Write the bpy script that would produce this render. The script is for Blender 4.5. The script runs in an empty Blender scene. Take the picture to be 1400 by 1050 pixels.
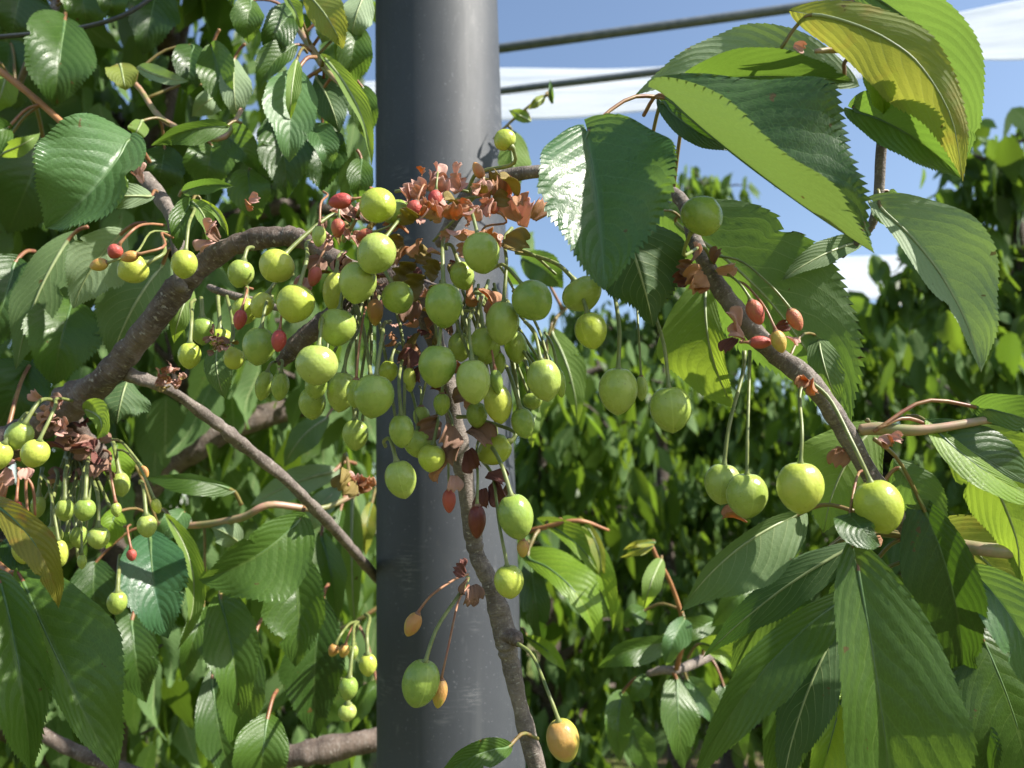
import bpy, math, random
import numpy as np
from mathutils import Vector, Matrix
random.seed(7); RNG = np.random.default_rng(11)
sc = bpy.context.scene
COL = sc.collection
F = 1050.0                      # focal length in photo pixels
PITCH = math.radians(11.2)
CAM = Vector((0, 0, 1.5))
RIGHT = Vector((1, 0, 0))
FWD = Vector((0, math.cos(PITCH), math.sin(PITCH)))
UP = Vector((0, -math.sin(PITCH), math.cos(PITCH)))

def P(x, y, d):
    """point of the scene seen at photo position x, y and d metres ahead"""
    return CAM + RIGHT * ((x - 700) / F * d) + UP * ((525 - y) / F * d) + FWD * d

# ------------------------------------------------------------------ objects
def put(name, mesh, parent=None, loc=None):
    o = bpy.data.objects.new(name, mesh)
    COL.objects.link(o)
    if loc is not None: o.location = loc
    if parent is not None:
        o.parent = parent
    return o

def tag(o, label=None, cat=None, group=None, kind=None):
    if label: o['label'] = label
    if cat: o['category'] = cat
    if group: o['group'] = group
    if kind: o['kind'] = kind
    return o

def root(name, loc, label, cat, group=None):
    o = put(name, None, None, Vector(loc)); o.empty_display_size = .01
    return tag(o, label, cat, group)

def mesh_of(name, verts, faces, mat, uv=None, rnd=None, smooth=True, origin=None):
    me = bpy.data.meshes.new(name)
    V = np.array(verts, dtype=np.float32).reshape(-1, 3)
    if origin is not None: V = V - np.array(origin, dtype=np.float32)
    nf = len(faces)
    if isinstance(faces, np.ndarray) and faces.ndim == 2:
        k = faces.shape[1]
        me.vertices.add(len(V)); me.vertices.foreach_set('co', V.ravel())
        me.loops.add(nf * k); me.loops.foreach_set('vertex_index', faces.astype(np.int32).ravel())
        me.polygons.add(nf)
        me.polygons.foreach_set('loop_start', np.arange(0, nf * k, k, dtype=np.int32))
        me.polygons.foreach_set('loop_total', np.full(nf, k, dtype=np.int32))
        me.update(calc_edges=True)
    else:
        me.from_pydata([tuple(map(float, v)) for v in V], [], [tuple(map(int, f)) for f in faces])
    me.validate()
    if uv is not None:
        lay = me.uv_layers.new(name='UVMap')
        idx = np.zeros(len(me.loops), dtype=np.int32); me.loops.foreach_get('vertex_index', idx)
        lay.data.foreach_set('uv', np.array(uv, dtype=np.float32)[idx].ravel())
    if rnd is not None:
        a = me.attributes.new('rnd', 'FLOAT', 'POINT')
        a.data.foreach_set('value', np.broadcast_to(np.array(rnd, dtype=np.float32), (len(V),)).copy())
    me.polygons.foreach_set('use_smooth', np.full(len(me.polygons), smooth))
    if mat: me.materials.append(mat)
    me.update()
    return me

# ------------------------------------------------------------------ node helpers
class NT:
    def __init__(s, mat):
        s.t = mat.node_tree; s.t.nodes.clear()
    def n(s, typ, **kw):
        nd = s.t.nodes.new(typ)
        for k, v in kw.items(): setattr(nd, k, v)
        return nd
    def l(s, a, b): s.t.links.new(a, b)
    def val(s, sock, v):
        if hasattr(v, 'node'): s.l(v, sock)
        elif v is not None: sock.default_value = v
    def m(s, op, a, b=None, c=None, clamp=False):
        nd = s.n('ShaderNodeMath', operation=op, use_clamp=clamp)
        s.val(nd.inputs[0], a)
        if b is not None: s.val(nd.inputs[1], b)
        if c is not None: s.val(nd.inputs[2], c)
        return nd.outputs[0]
    def mix(s, f, a, b, blend='MIX'):
        nd = s.n('ShaderNodeMix', data_type='RGBA', blend_type=blend)
        s.val(nd.inputs[0], f)
        for i, v in ((6, a), (7, b)):
            if isinstance(v, tuple) and len(v) == 3: v = v + (1,)
            s.val(nd.inputs[i], v)
        return nd.outputs[2]
    def noise(s, vec, scale, detail=3, rough=.55, out=0):
        nd = s.n('ShaderNodeTexNoise')
        if vec is not None: s.l(vec, nd.inputs['Vector'])
        nd.inputs['Scale'].default_value = scale; nd.inputs['Detail'].default_value = detail
        nd.inputs['Roughness'].default_value = rough
        return nd.outputs[out]
    def ramp(s, f, stops):
        nd = s.n('ShaderNodeValToRGB'); s.l(f, nd.inputs[0])
        e = nd.color_ramp.elements
        while len(e) < len(stops): e.new(.5)
        for i, (p, c) in enumerate(stops):
            e[i].position = p; e[i].color = tuple(c) + (1,) if len(c) == 3 else c
        return nd.outputs[0]
    def rng(s, v, a, b, c=0, d=1, smooth=True):
        nd = s.n('ShaderNodeMapRange', interpolation_type='SMOOTHSTEP' if smooth else 'LINEAR')
        s.val(nd.inputs[0], v)
        for i, q in enumerate((a, b, c, d)): nd.inputs[1 + i].default_value = q
        return nd.outputs[0]
    def bump(s, h, strength, dist):
        nd = s.n('ShaderNodeBump'); nd.inputs['Strength'].default_value = strength
        nd.inputs['Distance'].default_value = dist; s.l(h, nd.inputs['Height']); return nd.outputs[0]
    def vmap(s, vec, scale):
        nd = s.n('ShaderNodeMapping'); s.l(vec, nd.inputs[0]); nd.inputs['Scale'].default_value = scale
        return nd.outputs[0]
    def bsdf(s, **kw):
        nd = s.n('ShaderNodeBsdfPrincipled')
        for k, v in kw.items():
            k = k.replace('_', ' ')
            if isinstance(v, tuple) and len(v) == 3 and k in ('Base Color', 'Specular Tint', 'Sheen Tint'): v = v + (1,)
            s.val(nd.inputs[k], v)
        return nd.outputs[0]
    def out(s, sh):
        o = s.n('ShaderNodeOutputMaterial'); s.l(sh, o.inputs[0])

def new_mat(name):
    m = bpy.data.materials.new(name); m.use_nodes = True
    return m, NT(m)

def leaf_material(name, top, top2, bot, trans, trans_amt=.4, rough=.38, blotch=None, blotch_amt=0., nv=10., simple=False):
    m, t = new_mat(name)
    uvn = t.n('ShaderNodeUVMap'); sep = t.n('ShaderNodeSeparateXYZ'); t.l(uvn.outputs[0], sep.inputs[0])
    u = sep.outputs[0]; v = sep.outputs[1]
    vv = t.m('ABSOLUTE', t.m('MULTIPLY', t.m('SUBTRACT', v, .5), 2.))
    att = t.n('ShaderNodeAttribute', attribute_name='rnd'); r = att.outputs['Fac']
    # second-order vein coordinate
    ph = t.m('MULTIPLY', t.m('ADD', t.m('SUBTRACT', u, t.m('MULTIPLY', vv, t.m('ADD', .20, t.m('MULTIPLY', vv, .16)))), t.m('MULTIPLY', t.m('SUBTRACT', t.noise(t.n('ShaderNodeTexCoord').outputs['Object'], 38., 2), .5), .16)), nv)
    fr = t.m('FRACT', t.m('ADD', ph, 10.3))
    d = t.m('SUBTRACT', .5, t.m('ABSOLUTE', t.m('SUBTRACT', fr, .5)))
    wid = t.m('SUBTRACT', .05, t.m('MULTIPLY', vv, .032))
    vein = t.m('SUBTRACT', 1., t.m('DIVIDE', d, wid, clamp=True), clamp=True)
    vein = t.m('MULTIPLY', vein, t.rng(vv, .80, .98, 1, 0))
    mid = t.rng(vv, .015, .05, 1, 0)
    lines = t.m('MAXIMUM', vein, mid)
    obj = t.n('ShaderNodeTexCoord').outputs['Object']
    big = t.noise(obj, 45., 3)
    fine = t.noise(obj, 900., 2)
    if not simple:
        vor = t.n('ShaderNodeTexVoronoi', feature='DISTANCE_TO_EDGE'); vor.inputs['Scale'].default_value = 1.
        t.l(t.vmap(uvn.outputs[0], (38., 46., 1.)), vor.inputs['Vector'])
        ret = t.rng(vor.outputs[0], 0., .14, 0, 1)
    f1 = t.m('ADD', t.m('MULTIPLY', big, .75), t.m('MULTIPLY', r, .5), clamp=True)
    topc = t.mix(f1, top, top2)
    botc = t.mix(t.m('MULTIPLY', big, .5), bot, tuple(c * 1.25 for c in bot))
    if not simple:
        topc = t.mix(t.m('MULTIPLY', t.m('SUBTRACT', 1., ret), .22), topc, tuple(min(1, c * 2.2) for c in top2))
        botc = t.mix(t.m('MULTIPLY', t.m('SUBTRACT', 1., ret), .28), botc, tuple(min(1, c * 1.6) for c in bot))
    topc = t.mix(t.m('MULTIPLY', lines, .6), topc, (top2[0] * 2.3, top2[1] * 1.8, top2[2] * 2.4))
    botc = t.mix(t.m('MULTIPLY', lines, .75), botc, (.36, .43, .20))
    tr = t.mix(t.m('MULTIPLY', r, .6), trans, (trans[0] * 1.25, trans[1] * 1.05, trans[2]))
    tr = t.mix(t.m('MULTIPLY', lines, .3), tr, tuple(c * .6 for c in trans))
    if blotch:
        bn = t.rng(t.noise(obj, 70., 4), .5, .68, 0, blotch_amt)
        topc = t.mix(bn, topc, blotch); botc = t.mix(bn, botc, blotch); tr = t.mix(bn, tr, blotch)
    # small brown flecks and bitten specks
    sp = t.rng(t.noise(obj, 130., 3), .70, .73, 0, .8)
    topc = t.mix(sp, topc, (.12, .07, .02)); tr = t.mix(sp, tr, (.08, .04, .01)); botc = t.mix(sp, botc, (.14, .09, .03))
    geo = t.n('ShaderNodeNewGeometry'); bf = geo.outputs['Backfacing']
    base = t.mix(bf, topc, botc)
    h = t.m('ADD', t.m('POWER', t.m('MULTIPLY', d, 2.), .75), t.m('MULTIPLY', fine, .10))
    if not simple: h = t.m('ADD', h, t.m('MULTIPLY', ret, .16))
    h = t.m('SUBTRACT', h, t.m('MULTIPLY', mid, .5))
    nrm = t.bump(h, .5, .00032)
    ro = t.m('ADD', t.m('ADD', rough, t.m('MULTIPLY', bf, .22)), t.m('MULTIPLY', t.m('SUBTRACT', big, .5), .45))
    p = t.bsdf(Base_Color=base, Roughness=ro, Normal=nrm, IOR=1.45, Specular_IOR_Level=t.m('SUBTRACT', (.34 if simple else .55), t.m('MULTIPLY', bf, .2)))
    trn = t.n('ShaderNodeBsdfTranslucent'); t.val(trn.inputs[0], tr); t.l(nrm, trn.inputs[1])
    mx = t.n('ShaderNodeMixShader'); mx.inputs[0].default_value = trans_amt
    t.l(p, mx.inputs[1]); t.l(trn.outputs[0], mx.inputs[2]); t.out(mx.outputs[0])
    return m

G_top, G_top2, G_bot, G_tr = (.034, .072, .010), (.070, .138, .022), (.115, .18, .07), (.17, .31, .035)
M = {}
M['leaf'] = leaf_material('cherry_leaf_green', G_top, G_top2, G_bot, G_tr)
M['dark'] = leaf_material('cherry_leaf_shaded', (.020, .048, .008), (.040, .088, .015), (.06, .11, .04), (.08, .18, .012), .28)  # darker leaf copy; the shade on leaves in shadow is put into the colour
M['strip'] = leaf_material('cherry_leaf_shade_and_sun', (.024, .060, .012), (.046, .108, .020), (.22, .30, .12), (.17, .28, .05), .26, .40)  # shaded upper face and sunlit underside are put into the colours
M['pale'] = leaf_material('cherry_leaf_pale', (.045, .105, .035), (.085, .17, .06), (.23, .31, .18), (.24, .40, .06), .33, .40)
M['leaf_lit'] = leaf_material('cherry_leaf_sunlit', (.12, .22, .016), (.20, .33, .03), (.16, .25, .06), (.31, .47, .04), .47)  # brighter leaf copy; sun on and through the leaf is put into the colour
M['yellow'] = leaf_material('cherry_leaf_yellowing', (.12, .17, .02), (.22, .25, .03), (.20, .25, .05), (.40, .45, .06), .42, .42, (.42, .26, .05), .4)
M['curled'] = leaf_material('cherry_leaf_rusty', (.07, .10, .012), (.16, .15, .02), (.14, .15, .04), (.36, .36, .02), .4, .42, (.26, .11, .02), .9)
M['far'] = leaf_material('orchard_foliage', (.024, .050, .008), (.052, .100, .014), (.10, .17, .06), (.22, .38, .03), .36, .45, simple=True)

def plain(name, c1, c2, scale=300., rough=.5, bumpd=.0003, bumps=.4, trans=None, spec=.5, ramp_end=None, sub=0.):
    m, t = new_mat(name)
    obj = t.n('ShaderNodeTexCoord').outputs['Object']
    nz = t.noise(obj, scale, 4)
    c = t.mix(t.rng(nz, .3, .7), c1, c2)
    p = t.bsdf(Base_Color=c, Roughness=rough, Specular_IOR_Level=spec, Normal=t.bump(nz, bumps, bumpd))
    if trans:
        trn = t.n('ShaderNodeBsdfTranslucent'); t.val(trn.inputs[0], tuple(trans) + (1,))
        mx = t.n('ShaderNodeMixShader'); mx.inputs[0].default_value = .35
        t.l(p, mx.inputs[1]); t.l(trn.outputs[0], mx.inputs[2]); p = mx.outputs[0]
    t.out(p)
    return m

M['stalk'] = plain('stalk_green', (.13, .17, .045), (.22, .24, .08), 250, .45)
M['stalk_red'] = plain('stalk_reddish', (.24, .09, .05), (.32, .17, .08), 250, .45)
M['petiole'] = plain('petiole_red_brown', (.20, .07, .045), (.27, .16, .06), 200, .42)
M['petiole_g'] = plain('petiole_green', (.15, .15, .04), (.20, .12, .05), 200, .42)
M['bract_salmon'] = plain('bract_salmon', (.72, .47, .40), (.58, .34, .27), 260, .6, .0004, .5, (.80, .48, .36))
M['bract_orange'] = plain('bract_orange', (.58, .34, .17), (.42, .20, .11), 260, .6, .0004, .5, (.7, .25, .05))
M['bract_olive'] = plain('bract_olive', (.24, .21, .05), (.36, .24, .07), 260, .6, .0004, .5, (.35, .3, .04))
M['bract_brown'] = plain('bract_brown', (.30, .16, .11), (.42, .25, .17), 260, .65, .0004, .5, (.2, .06, .03))
M['bract_maroon'] = plain('bract_maroon', (.18, .06, .055), (.30, .12, .09), 260, .6, .0004, .5, (.16, .03, .03))

def bark_material(name, c1, c2, c3, s=1.):
    m, t = new_mat(name)
    obj = t.n('ShaderNodeTexCoord').outputs['Object']
    uv = t.n('ShaderNodeUVMap').outputs[0]
    n1 = t.noise(obj, 60 * s, 6, .65); n2 = t.noise(obj, 420 * s, 4, .7)
    # short raised cross bands (lenticels)
    wv = t.noise(t.vmap(uv, (2.2, 1100. * s, 1.)), 1., 3, .6)
    len_ = t.rng(wv, .54, .60)
    c = t.mix(t.rng(n1, .35, .65), c1, c2)
    c = t.mix(t.m('MULTIPLY', t.rng(n2, .5, .75), .7), c, c3)
    c = t.mix(t.m('MULTIPLY', len_, .22), c, c3)
    fleck = t.rng(t.noise(t.vmap(uv, (9., 420. * s, 1.)), 1., 2, .5), .64, .69)
    c = t.mix(t.m('MULTIPLY', fleck, .75), c, (.40, .37, .33))
    h = t.m('ADD', t.m('ADD', t.m('MULTIPLY', n1, .9), t.m('MULTIPLY', n2, .5)), t.m('MULTIPLY', len_, .22))
    t.out(t.bsdf(Base_Color=c, Roughness=.72, Specular_IOR_Level=.3, Normal=t.bump(h, .9, .0018 / s)))
    return m
M['bark'] = bark_material('old_cherry_bark', (.072, .052, .042), (.17, .13, .105), (.30, .27, .24))
M['twig'] = bark_material('young_cherry_bark', (.11, .09, .078), (.21, .175, .15), (.36, .32, .28), 1.3)
M['bark_far'] = bark_material('trunk_bark', (.05, .036, .03), (.11, .085, .07), (.20, .17, .15), .12)
M['shoot'] = plain('green_red_shoot', (.20, .22, .08), (.42, .24, .18), 90, .42)
M['shoot_orange'] = plain('orange_shoot_bark', (.42, .20, .08), (.30, .13, .06), 90, .5)

def fruit_material(name, stops, rough=.28, sss=.25, blush=None, wrinkle=.06):
    m, t = new_mat(name)
    tc = t.n('ShaderNodeTexCoord').outputs['Object']
    oi = t.n('ShaderNodeObjectInfo').outputs['Random']
    nd = t.n('ShaderNodeVectorMath', operation='ADD'); t.l(tc, nd.inputs[0])
    cb = t.n('ShaderNodeCombineXYZ'); t.l(t.m('MULTIPLY', oi, 37.), cb.inputs[0]); t.l(cb.outputs[0], nd.inputs[1])
    vec = nd.outputs[0]
    n1 = t.noise(vec, 1.3, 3); n2 = t.noise(vec, 16., 3, .6)
    f = t.m('ADD', t.m('ADD', t.m('MULTIPLY', n1, .8), t.m('MULTIPLY', oi, .5)), -.15, clamp=True)
    c = t.ramp(f, stops)
    if blush:
        sep = t.n('ShaderNodeSeparateXYZ'); t.l(tc, sep.inputs[0])
        b = t.rng(t.m('ADD', t.m('ADD', sep.outputs[0], t.m('MULTIPLY', sep.outputs[2], .5)), t.m('MULTIPLY', t.m('SUBTRACT', n1, .5), 2.)), -.2, .9)
        c = t.mix(t.m('MULTIPLY', b, .62), c, blush)
    fl = t.rng(n2, .60, .72, 0, .10)
    c = t.mix(fl, c, tuple(min(1, q * 1.5 + .02) for q in stops[-1][1]))
    spk = t.rng(t.noise(vec, 9., 1), .745, .765, 0, .55)
    c = t.mix(spk, c, (.10, .09, .02))
    # suture line
    sp2 = t.n('ShaderNodeSeparateXYZ'); t.l(tc, sp2.inputs[0])
    ln = t.m('MULTIPLY', t.rng(t.m('ABSOLUTE', sp2.outputs[0]), .0, .06, 1, 0), t.rng(sp2.outputs[1], -.1, 0, 1, 0))
    c = t.mix(t.m('MULTIPLY', ln, .22), c, tuple(min(1, q * 1.5) for q in stops[-1][1]))
    h = t.m('ADD', t.noise(vec, 3., 2), t.m('MULTIPLY', t.noise(vec, 60. if wrinkle < .1 else 7., 3), wrinkle))
    p = t.bsdf(Base_Color=c, Roughness=t.m('ADD', rough, t.m('MULTIPLY', t.m('SUBTRACT', n1, .5), .3)), IOR=1.42, Specular_IOR_Level=.5,
               Subsurface_Weight=sss, Subsurface_Radius=(.9, 1., .25), Subsurface_Scale=.0022, Normal=t.bump(h, .35, .0009))
    t.out(p)
    return m
M['green'] = fruit_material('cherry_skin_green', [(.15, (.20, .30, .06)), (.5, (.30, .39, .078)), (.85, (.38, .46, .12))])
M['lime'] = fruit_material('cherry_skin_yellow_green', [(.15, (.34, .41, .05)), (.5, (.40, .47, .075)), (.9, (.50, .52, .10))])
M['red'] = fruit_material('aborted_cherry_red', [(.2, (.40, .06, .055)), (.6, (.42, .10, .07)), (.9, (.40, .20, .08))], .5, .1, None, .5)
M['orange'] = fruit_material('aborted_cherry_orange', [(.2, (.38, .36, .06)), (.5, (.50, .34, .08)), (.9, (.48, .20, .07))], .48, .1, (.46, .18, .08), .4)
M['blush'] = fruit_material('cherry_skin_blushed', [(.2, (.40, .42, .06)), (.6, (.50, .40, .08)), (.9, (.55, .35, .09))], .33, blush=(.50, .20, .10))
M['maroon'] = fruit_material('aborted_cherry_maroon', [(.2, (.07, .012, .015)), (.6, (.12, .02, .02)), (.9, (.17, .045, .025))], .4, .1, None, .4)
M['flesh'] = plain('bitten_flesh', (.62, .62, .22), (.52, .55, .15), 400, .5)

# ------------------------------------------------------------------ tubes
def smooth_path(pts, rad, n):
    """Catmull-Rom through pts (numpy) with radii"""
    pts = np.array([tuple(p) for p in pts], float); rad = np.array(rad, float)
    k = len(pts)
    if k == 2:
        t = np.linspace(0, 1, n)[:, None]
        return pts[0] * (1 - t) + pts[1] * t, rad[0] * (1 - t[:, 0]) + rad[1] * t[:, 0]
    ext = np.vstack([2 * pts[0] - pts[1], pts, 2 * pts[-1] - pts[-2]])
    re = np.concatenate([[rad[0]], rad, [rad[-1]]])
    out, ro = [], []
    for s in np.linspace(0, k - 1 - 1e-9, n):
        i = int(s); t = s - i
        a, b, c, d = ext[i:i + 4]
        out.append(.5 * ((2 * b) + (-a + c) * t + (2 * a - 5 * b + 4 * c - d) * t * t + (-a + 3 * b - 3 * c + d) * t ** 3))
        ro.append(re[i + 1] * (1 - t) + re[i + 2] * t)
    return np.array(out), np.array(ro)

def tube_geo(pts, rad, n=16, seg=8, lump=0., knots=None, caps=True):
    C, R = smooth_path(pts, rad, n)
    T = np.gradient(C, axis=0); T /= np.linalg.norm(T, axis=1)[:, None] + 1e-12
    ref = np.array([.3, .2, .9]); V = []; UVs = []
    arc = np.concatenate([[0], np.cumsum(np.linalg.norm(np.diff(C, axis=0), axis=1))])
    a = np.cross(T[0], ref); a /= np.linalg.norm(a)
    for i in range(n):
        a = a - T[i] * a.dot(T[i]); a /= np.linalg.norm(a)
        b = np.cross(T[i], a)
        for j in range(seg):
            th = 2 * math.pi * j / seg
            rr = R[i]
            if lump:
                rr *= 1 + lump * (math.sin(3 * th + i * .31) * .3 + math.sin(2 * th - i * .47 + 1) * .3 + math.sin(i * .9 + 2 * math.sin(i * .37)) * .45 + random.uniform(-.35, .35))
            V.append(C[i] + rr * (math.cos(th) * a + math.sin(th) * b)); UVs.append((j / seg, arc[i]))
    Fc = [(i * seg + j, i * seg + (j + 1) % seg, (i + 1) * seg + (j + 1) % seg, (i + 1) * seg + j) for i in range(n - 1) for j in range(seg)]
    if caps:
        for i, sgn in ((0, -1), (n - 1, 1)):
            V.append(C[i] + T[i] * R[i] * .5 * sgn); UVs.append((.5, arc[i])); k = len(V) - 1
            for j in range(seg):
                q = (i * seg + j, i * seg + (j + 1) % seg, k)
                Fc.append(q if sgn > 0 else (q[1], q[0], q[2]))
    return V, Fc, UVs

def tube(name, pts, rad, mat, parent=None, n=16, seg=8, lump=0., origin=None):
    V, Fc, U = tube_geo(pts, rad, n, seg, lump)
    org = Vector(origin) if origin is not None else (parent_world(parent) if parent is not None else Vector(tuple(pts[0])))
    me = mesh_of(name, V, Fc, mat, uv=U, origin=org)
    o = put(name, me, parent)
    if parent is None: o.location = org
    return o

def parent_world(o):
    v = Vector((0, 0, 0))
    while o is not None:
        v += o.location; o = o.parent
    return v

# ------------------------------------------------------------------ leaves
def prof(u):
    u = np.asarray(u, float); m = .42
    lo = (1 - np.clip((m - u) / m, 0, 1) ** 2.1) ** .62
    t = np.clip((u - m) / (1 - m), 0, 1)
    hi = (1 - t ** 1.55) * (1 - .30 * t * t) * (1 - .10 * np.sin(np.pi * t))
    return np.where(u < m, lo, hi)

def leaf_geo(p0, pm, p2, wa, wb, aa, ab, face='t', teeth=30, cols=6, sub=4, lobe=.07, wave=.05, cup=.0, quilt=.02, rs=None, droop=0.):
    """p0 base, pm point the midrib passes half way, p2 tip; wa/wb half widths (m) of the right-hand and left-hand half;
       aa/ab how many degrees each half is raised towards the viewer"""
    rs = rs or random
    p0, pm, p2 = (np.array(tuple(p), float) for p in (p0, pm, p2))
    pc = 2 * pm - .5 * (p0 + p2)
    n = teeth * sub + 1
    u = np.linspace(0, 1, n); uu = u[:, None]
    B = (1 - uu) ** 2 * p0 + 2 * uu * (1 - uu) * pc + uu ** 2 * p2
    T = 2 * (1 - uu) * (pc - p0) + 2 * uu * (p2 - pc); Tn = T / (np.linalg.norm(T, axis=1)[:, None] + 1e-9)
    L = np.linalg.norm(np.diff(B, axis=0), axis=1).sum()
    Vw = np.array(tuple(CAM)) - B; Vw /= np.linalg.norm(Vw, axis=1)[:, None]
    S = np.cross(Tn, Vw); S /= np.linalg.norm(S, axis=1)[:, None] + 1e-9
    Nn = np.cross(S, Tn)
    w = prof(u)
    wob = [1 + .05 * np.sin(u * 5.1 + rs.uniform(0, 6)) + .035 * np.sin(u * 11.3 + rs.uniform(0, 6)) + .02 * np.sin(u * 23 + rs.uniform(0, 6)) for _ in (0, 1)]
    notch = [np.ones(n), np.ones(n)]
    for q in (0, 1):
        if teeth > 22 and rs.random() < .45:
            notch[q] = 1 - rs.uniform(.12, .34) * np.exp(-((u - rs.uniform(.25, .85)) / rs.uniform(.012, .035)) ** 2)
    k = np.floor(u * teeth + 1e-6); fr = u * teeth - k
    ph1, ph2 = rs.uniform(0, 6), rs.uniform(0, 6); tw = rs.uniform(-14, 14)
    verts = []; uvs = []
    vs = np.linspace(0, 1, cols + 1)
    ncol = 2 * cols + 1
    G = np.zeros((n, ncol, 3)); UVs = np.zeros((n, ncol, 2))
    for side in (-1, 1):
        W = wa if side > 0 else wb
        ang = np.radians((aa if side > 0 else ab) + tw * (u - .5) * (1 if side > 0 else -1))[:, None]
        amp = (.05 + .045 * np.abs(np.sin(k * 12.9898 + side) * 43758.5 % 1)) * min(wa, wb, W)
        for ci in range(cols + 1):
            v = vs[ci]
            sgn = side if ci else 0
            ww = w * W * v * notch[(side + 1) // 2] ** v * (1 + (wob[(side + 1) // 2] - 1) * v)
            D = side * S * np.cos(ang) + Nn * np.sin(ang)
            NN = -side * S * np.sin(ang) + Nn * np.cos(ang)      # normal of this half
            lift = cup * W * v * v * w + wave * W * v ** 2 * np.sin(2 * math.pi * (u * 2.3 + ph1) + side) * np.minimum(1, (1 - u) * 4) \
                + wave * .6 * W * v * np.sin(2 * math.pi * u * 1.1 + ph2)
            phs = 10. * (u - v * (.20 + v * .16)) + 10.3; f = phs - np.floor(phs); dd = .5 - np.abs(f - .5)
            lift = lift + quilt * W * (np.sqrt(np.maximum(dd, 0) * 2) - .5) * math.sin(math.pi * min(1, v * 1.0)) * (w > .02) * 1.2
            pos = B + D * ww[:, None] + NN * lift[:, None] - Tn * (lobe * L * v * (1 - u) ** 3.0 * 1.0)[:, None] + Tn * (.05 * L * v * v * w)[:, None]
            if ci == cols:
                e = amp * fr * np.minimum(1, w * 3)
                pos = pos + D * (e * .8)[:, None] + Tn * (e * 1.2)[:, None]
            idx = cols + side * ci
            G[:, idx] = pos; UVs[:, idx, 0] = u; UVs[:, idx, 1] = .5 + .5 * v * side
    V = G.reshape(-1, 3); UV = UVs.reshape(-1, 2)
    i = np.arange(n - 1)[:, None] * ncol + np.arange(ncol - 1)[None, :]
    i = i.ravel()
    Fc = np.stack([i, i + 1, i + ncol + 1, i + ncol], 1)
    # orientation: normal towards viewer when the top side is shown
    a, b, c = V[Fc[len(Fc) // 2][0]], V[Fc[len(Fc) // 2][1]], V[Fc[len(Fc) // 2][3]]
    # columns run from -S to +S, rows along T:  S x T = N (towards viewer)
    if face != 't': Fc = Fc[:, ::-1]
    return V, Fc, UV, B

# ------------------------------------------------------------------ world, sun, camera
SUN_DIR = Vector((.67, -.21, .70)).normalized()
w = bpy.data.worlds.new('World'); sc.world = w; w.use_nodes = True
nt = w.node_tree; bg = nt.nodes['Background']
sky = nt.nodes.new('ShaderNodeTexSky'); sky.sky_type = 'NISHITA'; sky.sun_disc = False
sky.sun_elevation = math.asin(SUN_DIR.z); sky.sun_rotation = math.atan2(SUN_DIR.x, SUN_DIR.y)
sky.air_density = 1.1; sky.dust_density = 1.2; sky.ozone_density = 1.0; sky.altitude = 50
nt.links.new(sky.outputs[0], bg.inputs[0]); bg.inputs[1].default_value = .1
sun = bpy.data.lights.new('sun', 'SUN'); sun.energy = 5.0; sun.angle = math.radians(.6); sun.color = (1, .95, .86)
so = put('sun', sun); so.rotation_euler = SUN_DIR.to_track_quat('Z', 'Y').to_euler()
cam = bpy.data.cameras.new('camera'); co = put('camera', cam, None, CAM); sc.camera = co
co.rotation_euler = (math.pi / 2 + PITCH, 0, 0)
cam.sensor_width = 36; cam.lens = 36 * F / 1400; cam.clip_start = .01; cam.clip_end = 500
cam.dof.use_dof = True; cam.dof.focus_distance = .32; cam.dof.aperture_fstop = 14.
sc.view_settings.view_transform = 'Standard'; sc.view_settings.look = 'None'; sc.view_settings.exposure = 1.08; sc.view_settings.gamma = 1
cy = sc.cycles; cy.use_denoising = True; cy.max_bounces = 8; cy.diffuse_bounces = 4; cy.transmission_bounces = 6; cy.glossy_bounces = 3
cy.caustics_reflective = False; cy.caustics_refractive = False; cy.sample_clamp_indirect = 4
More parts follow.
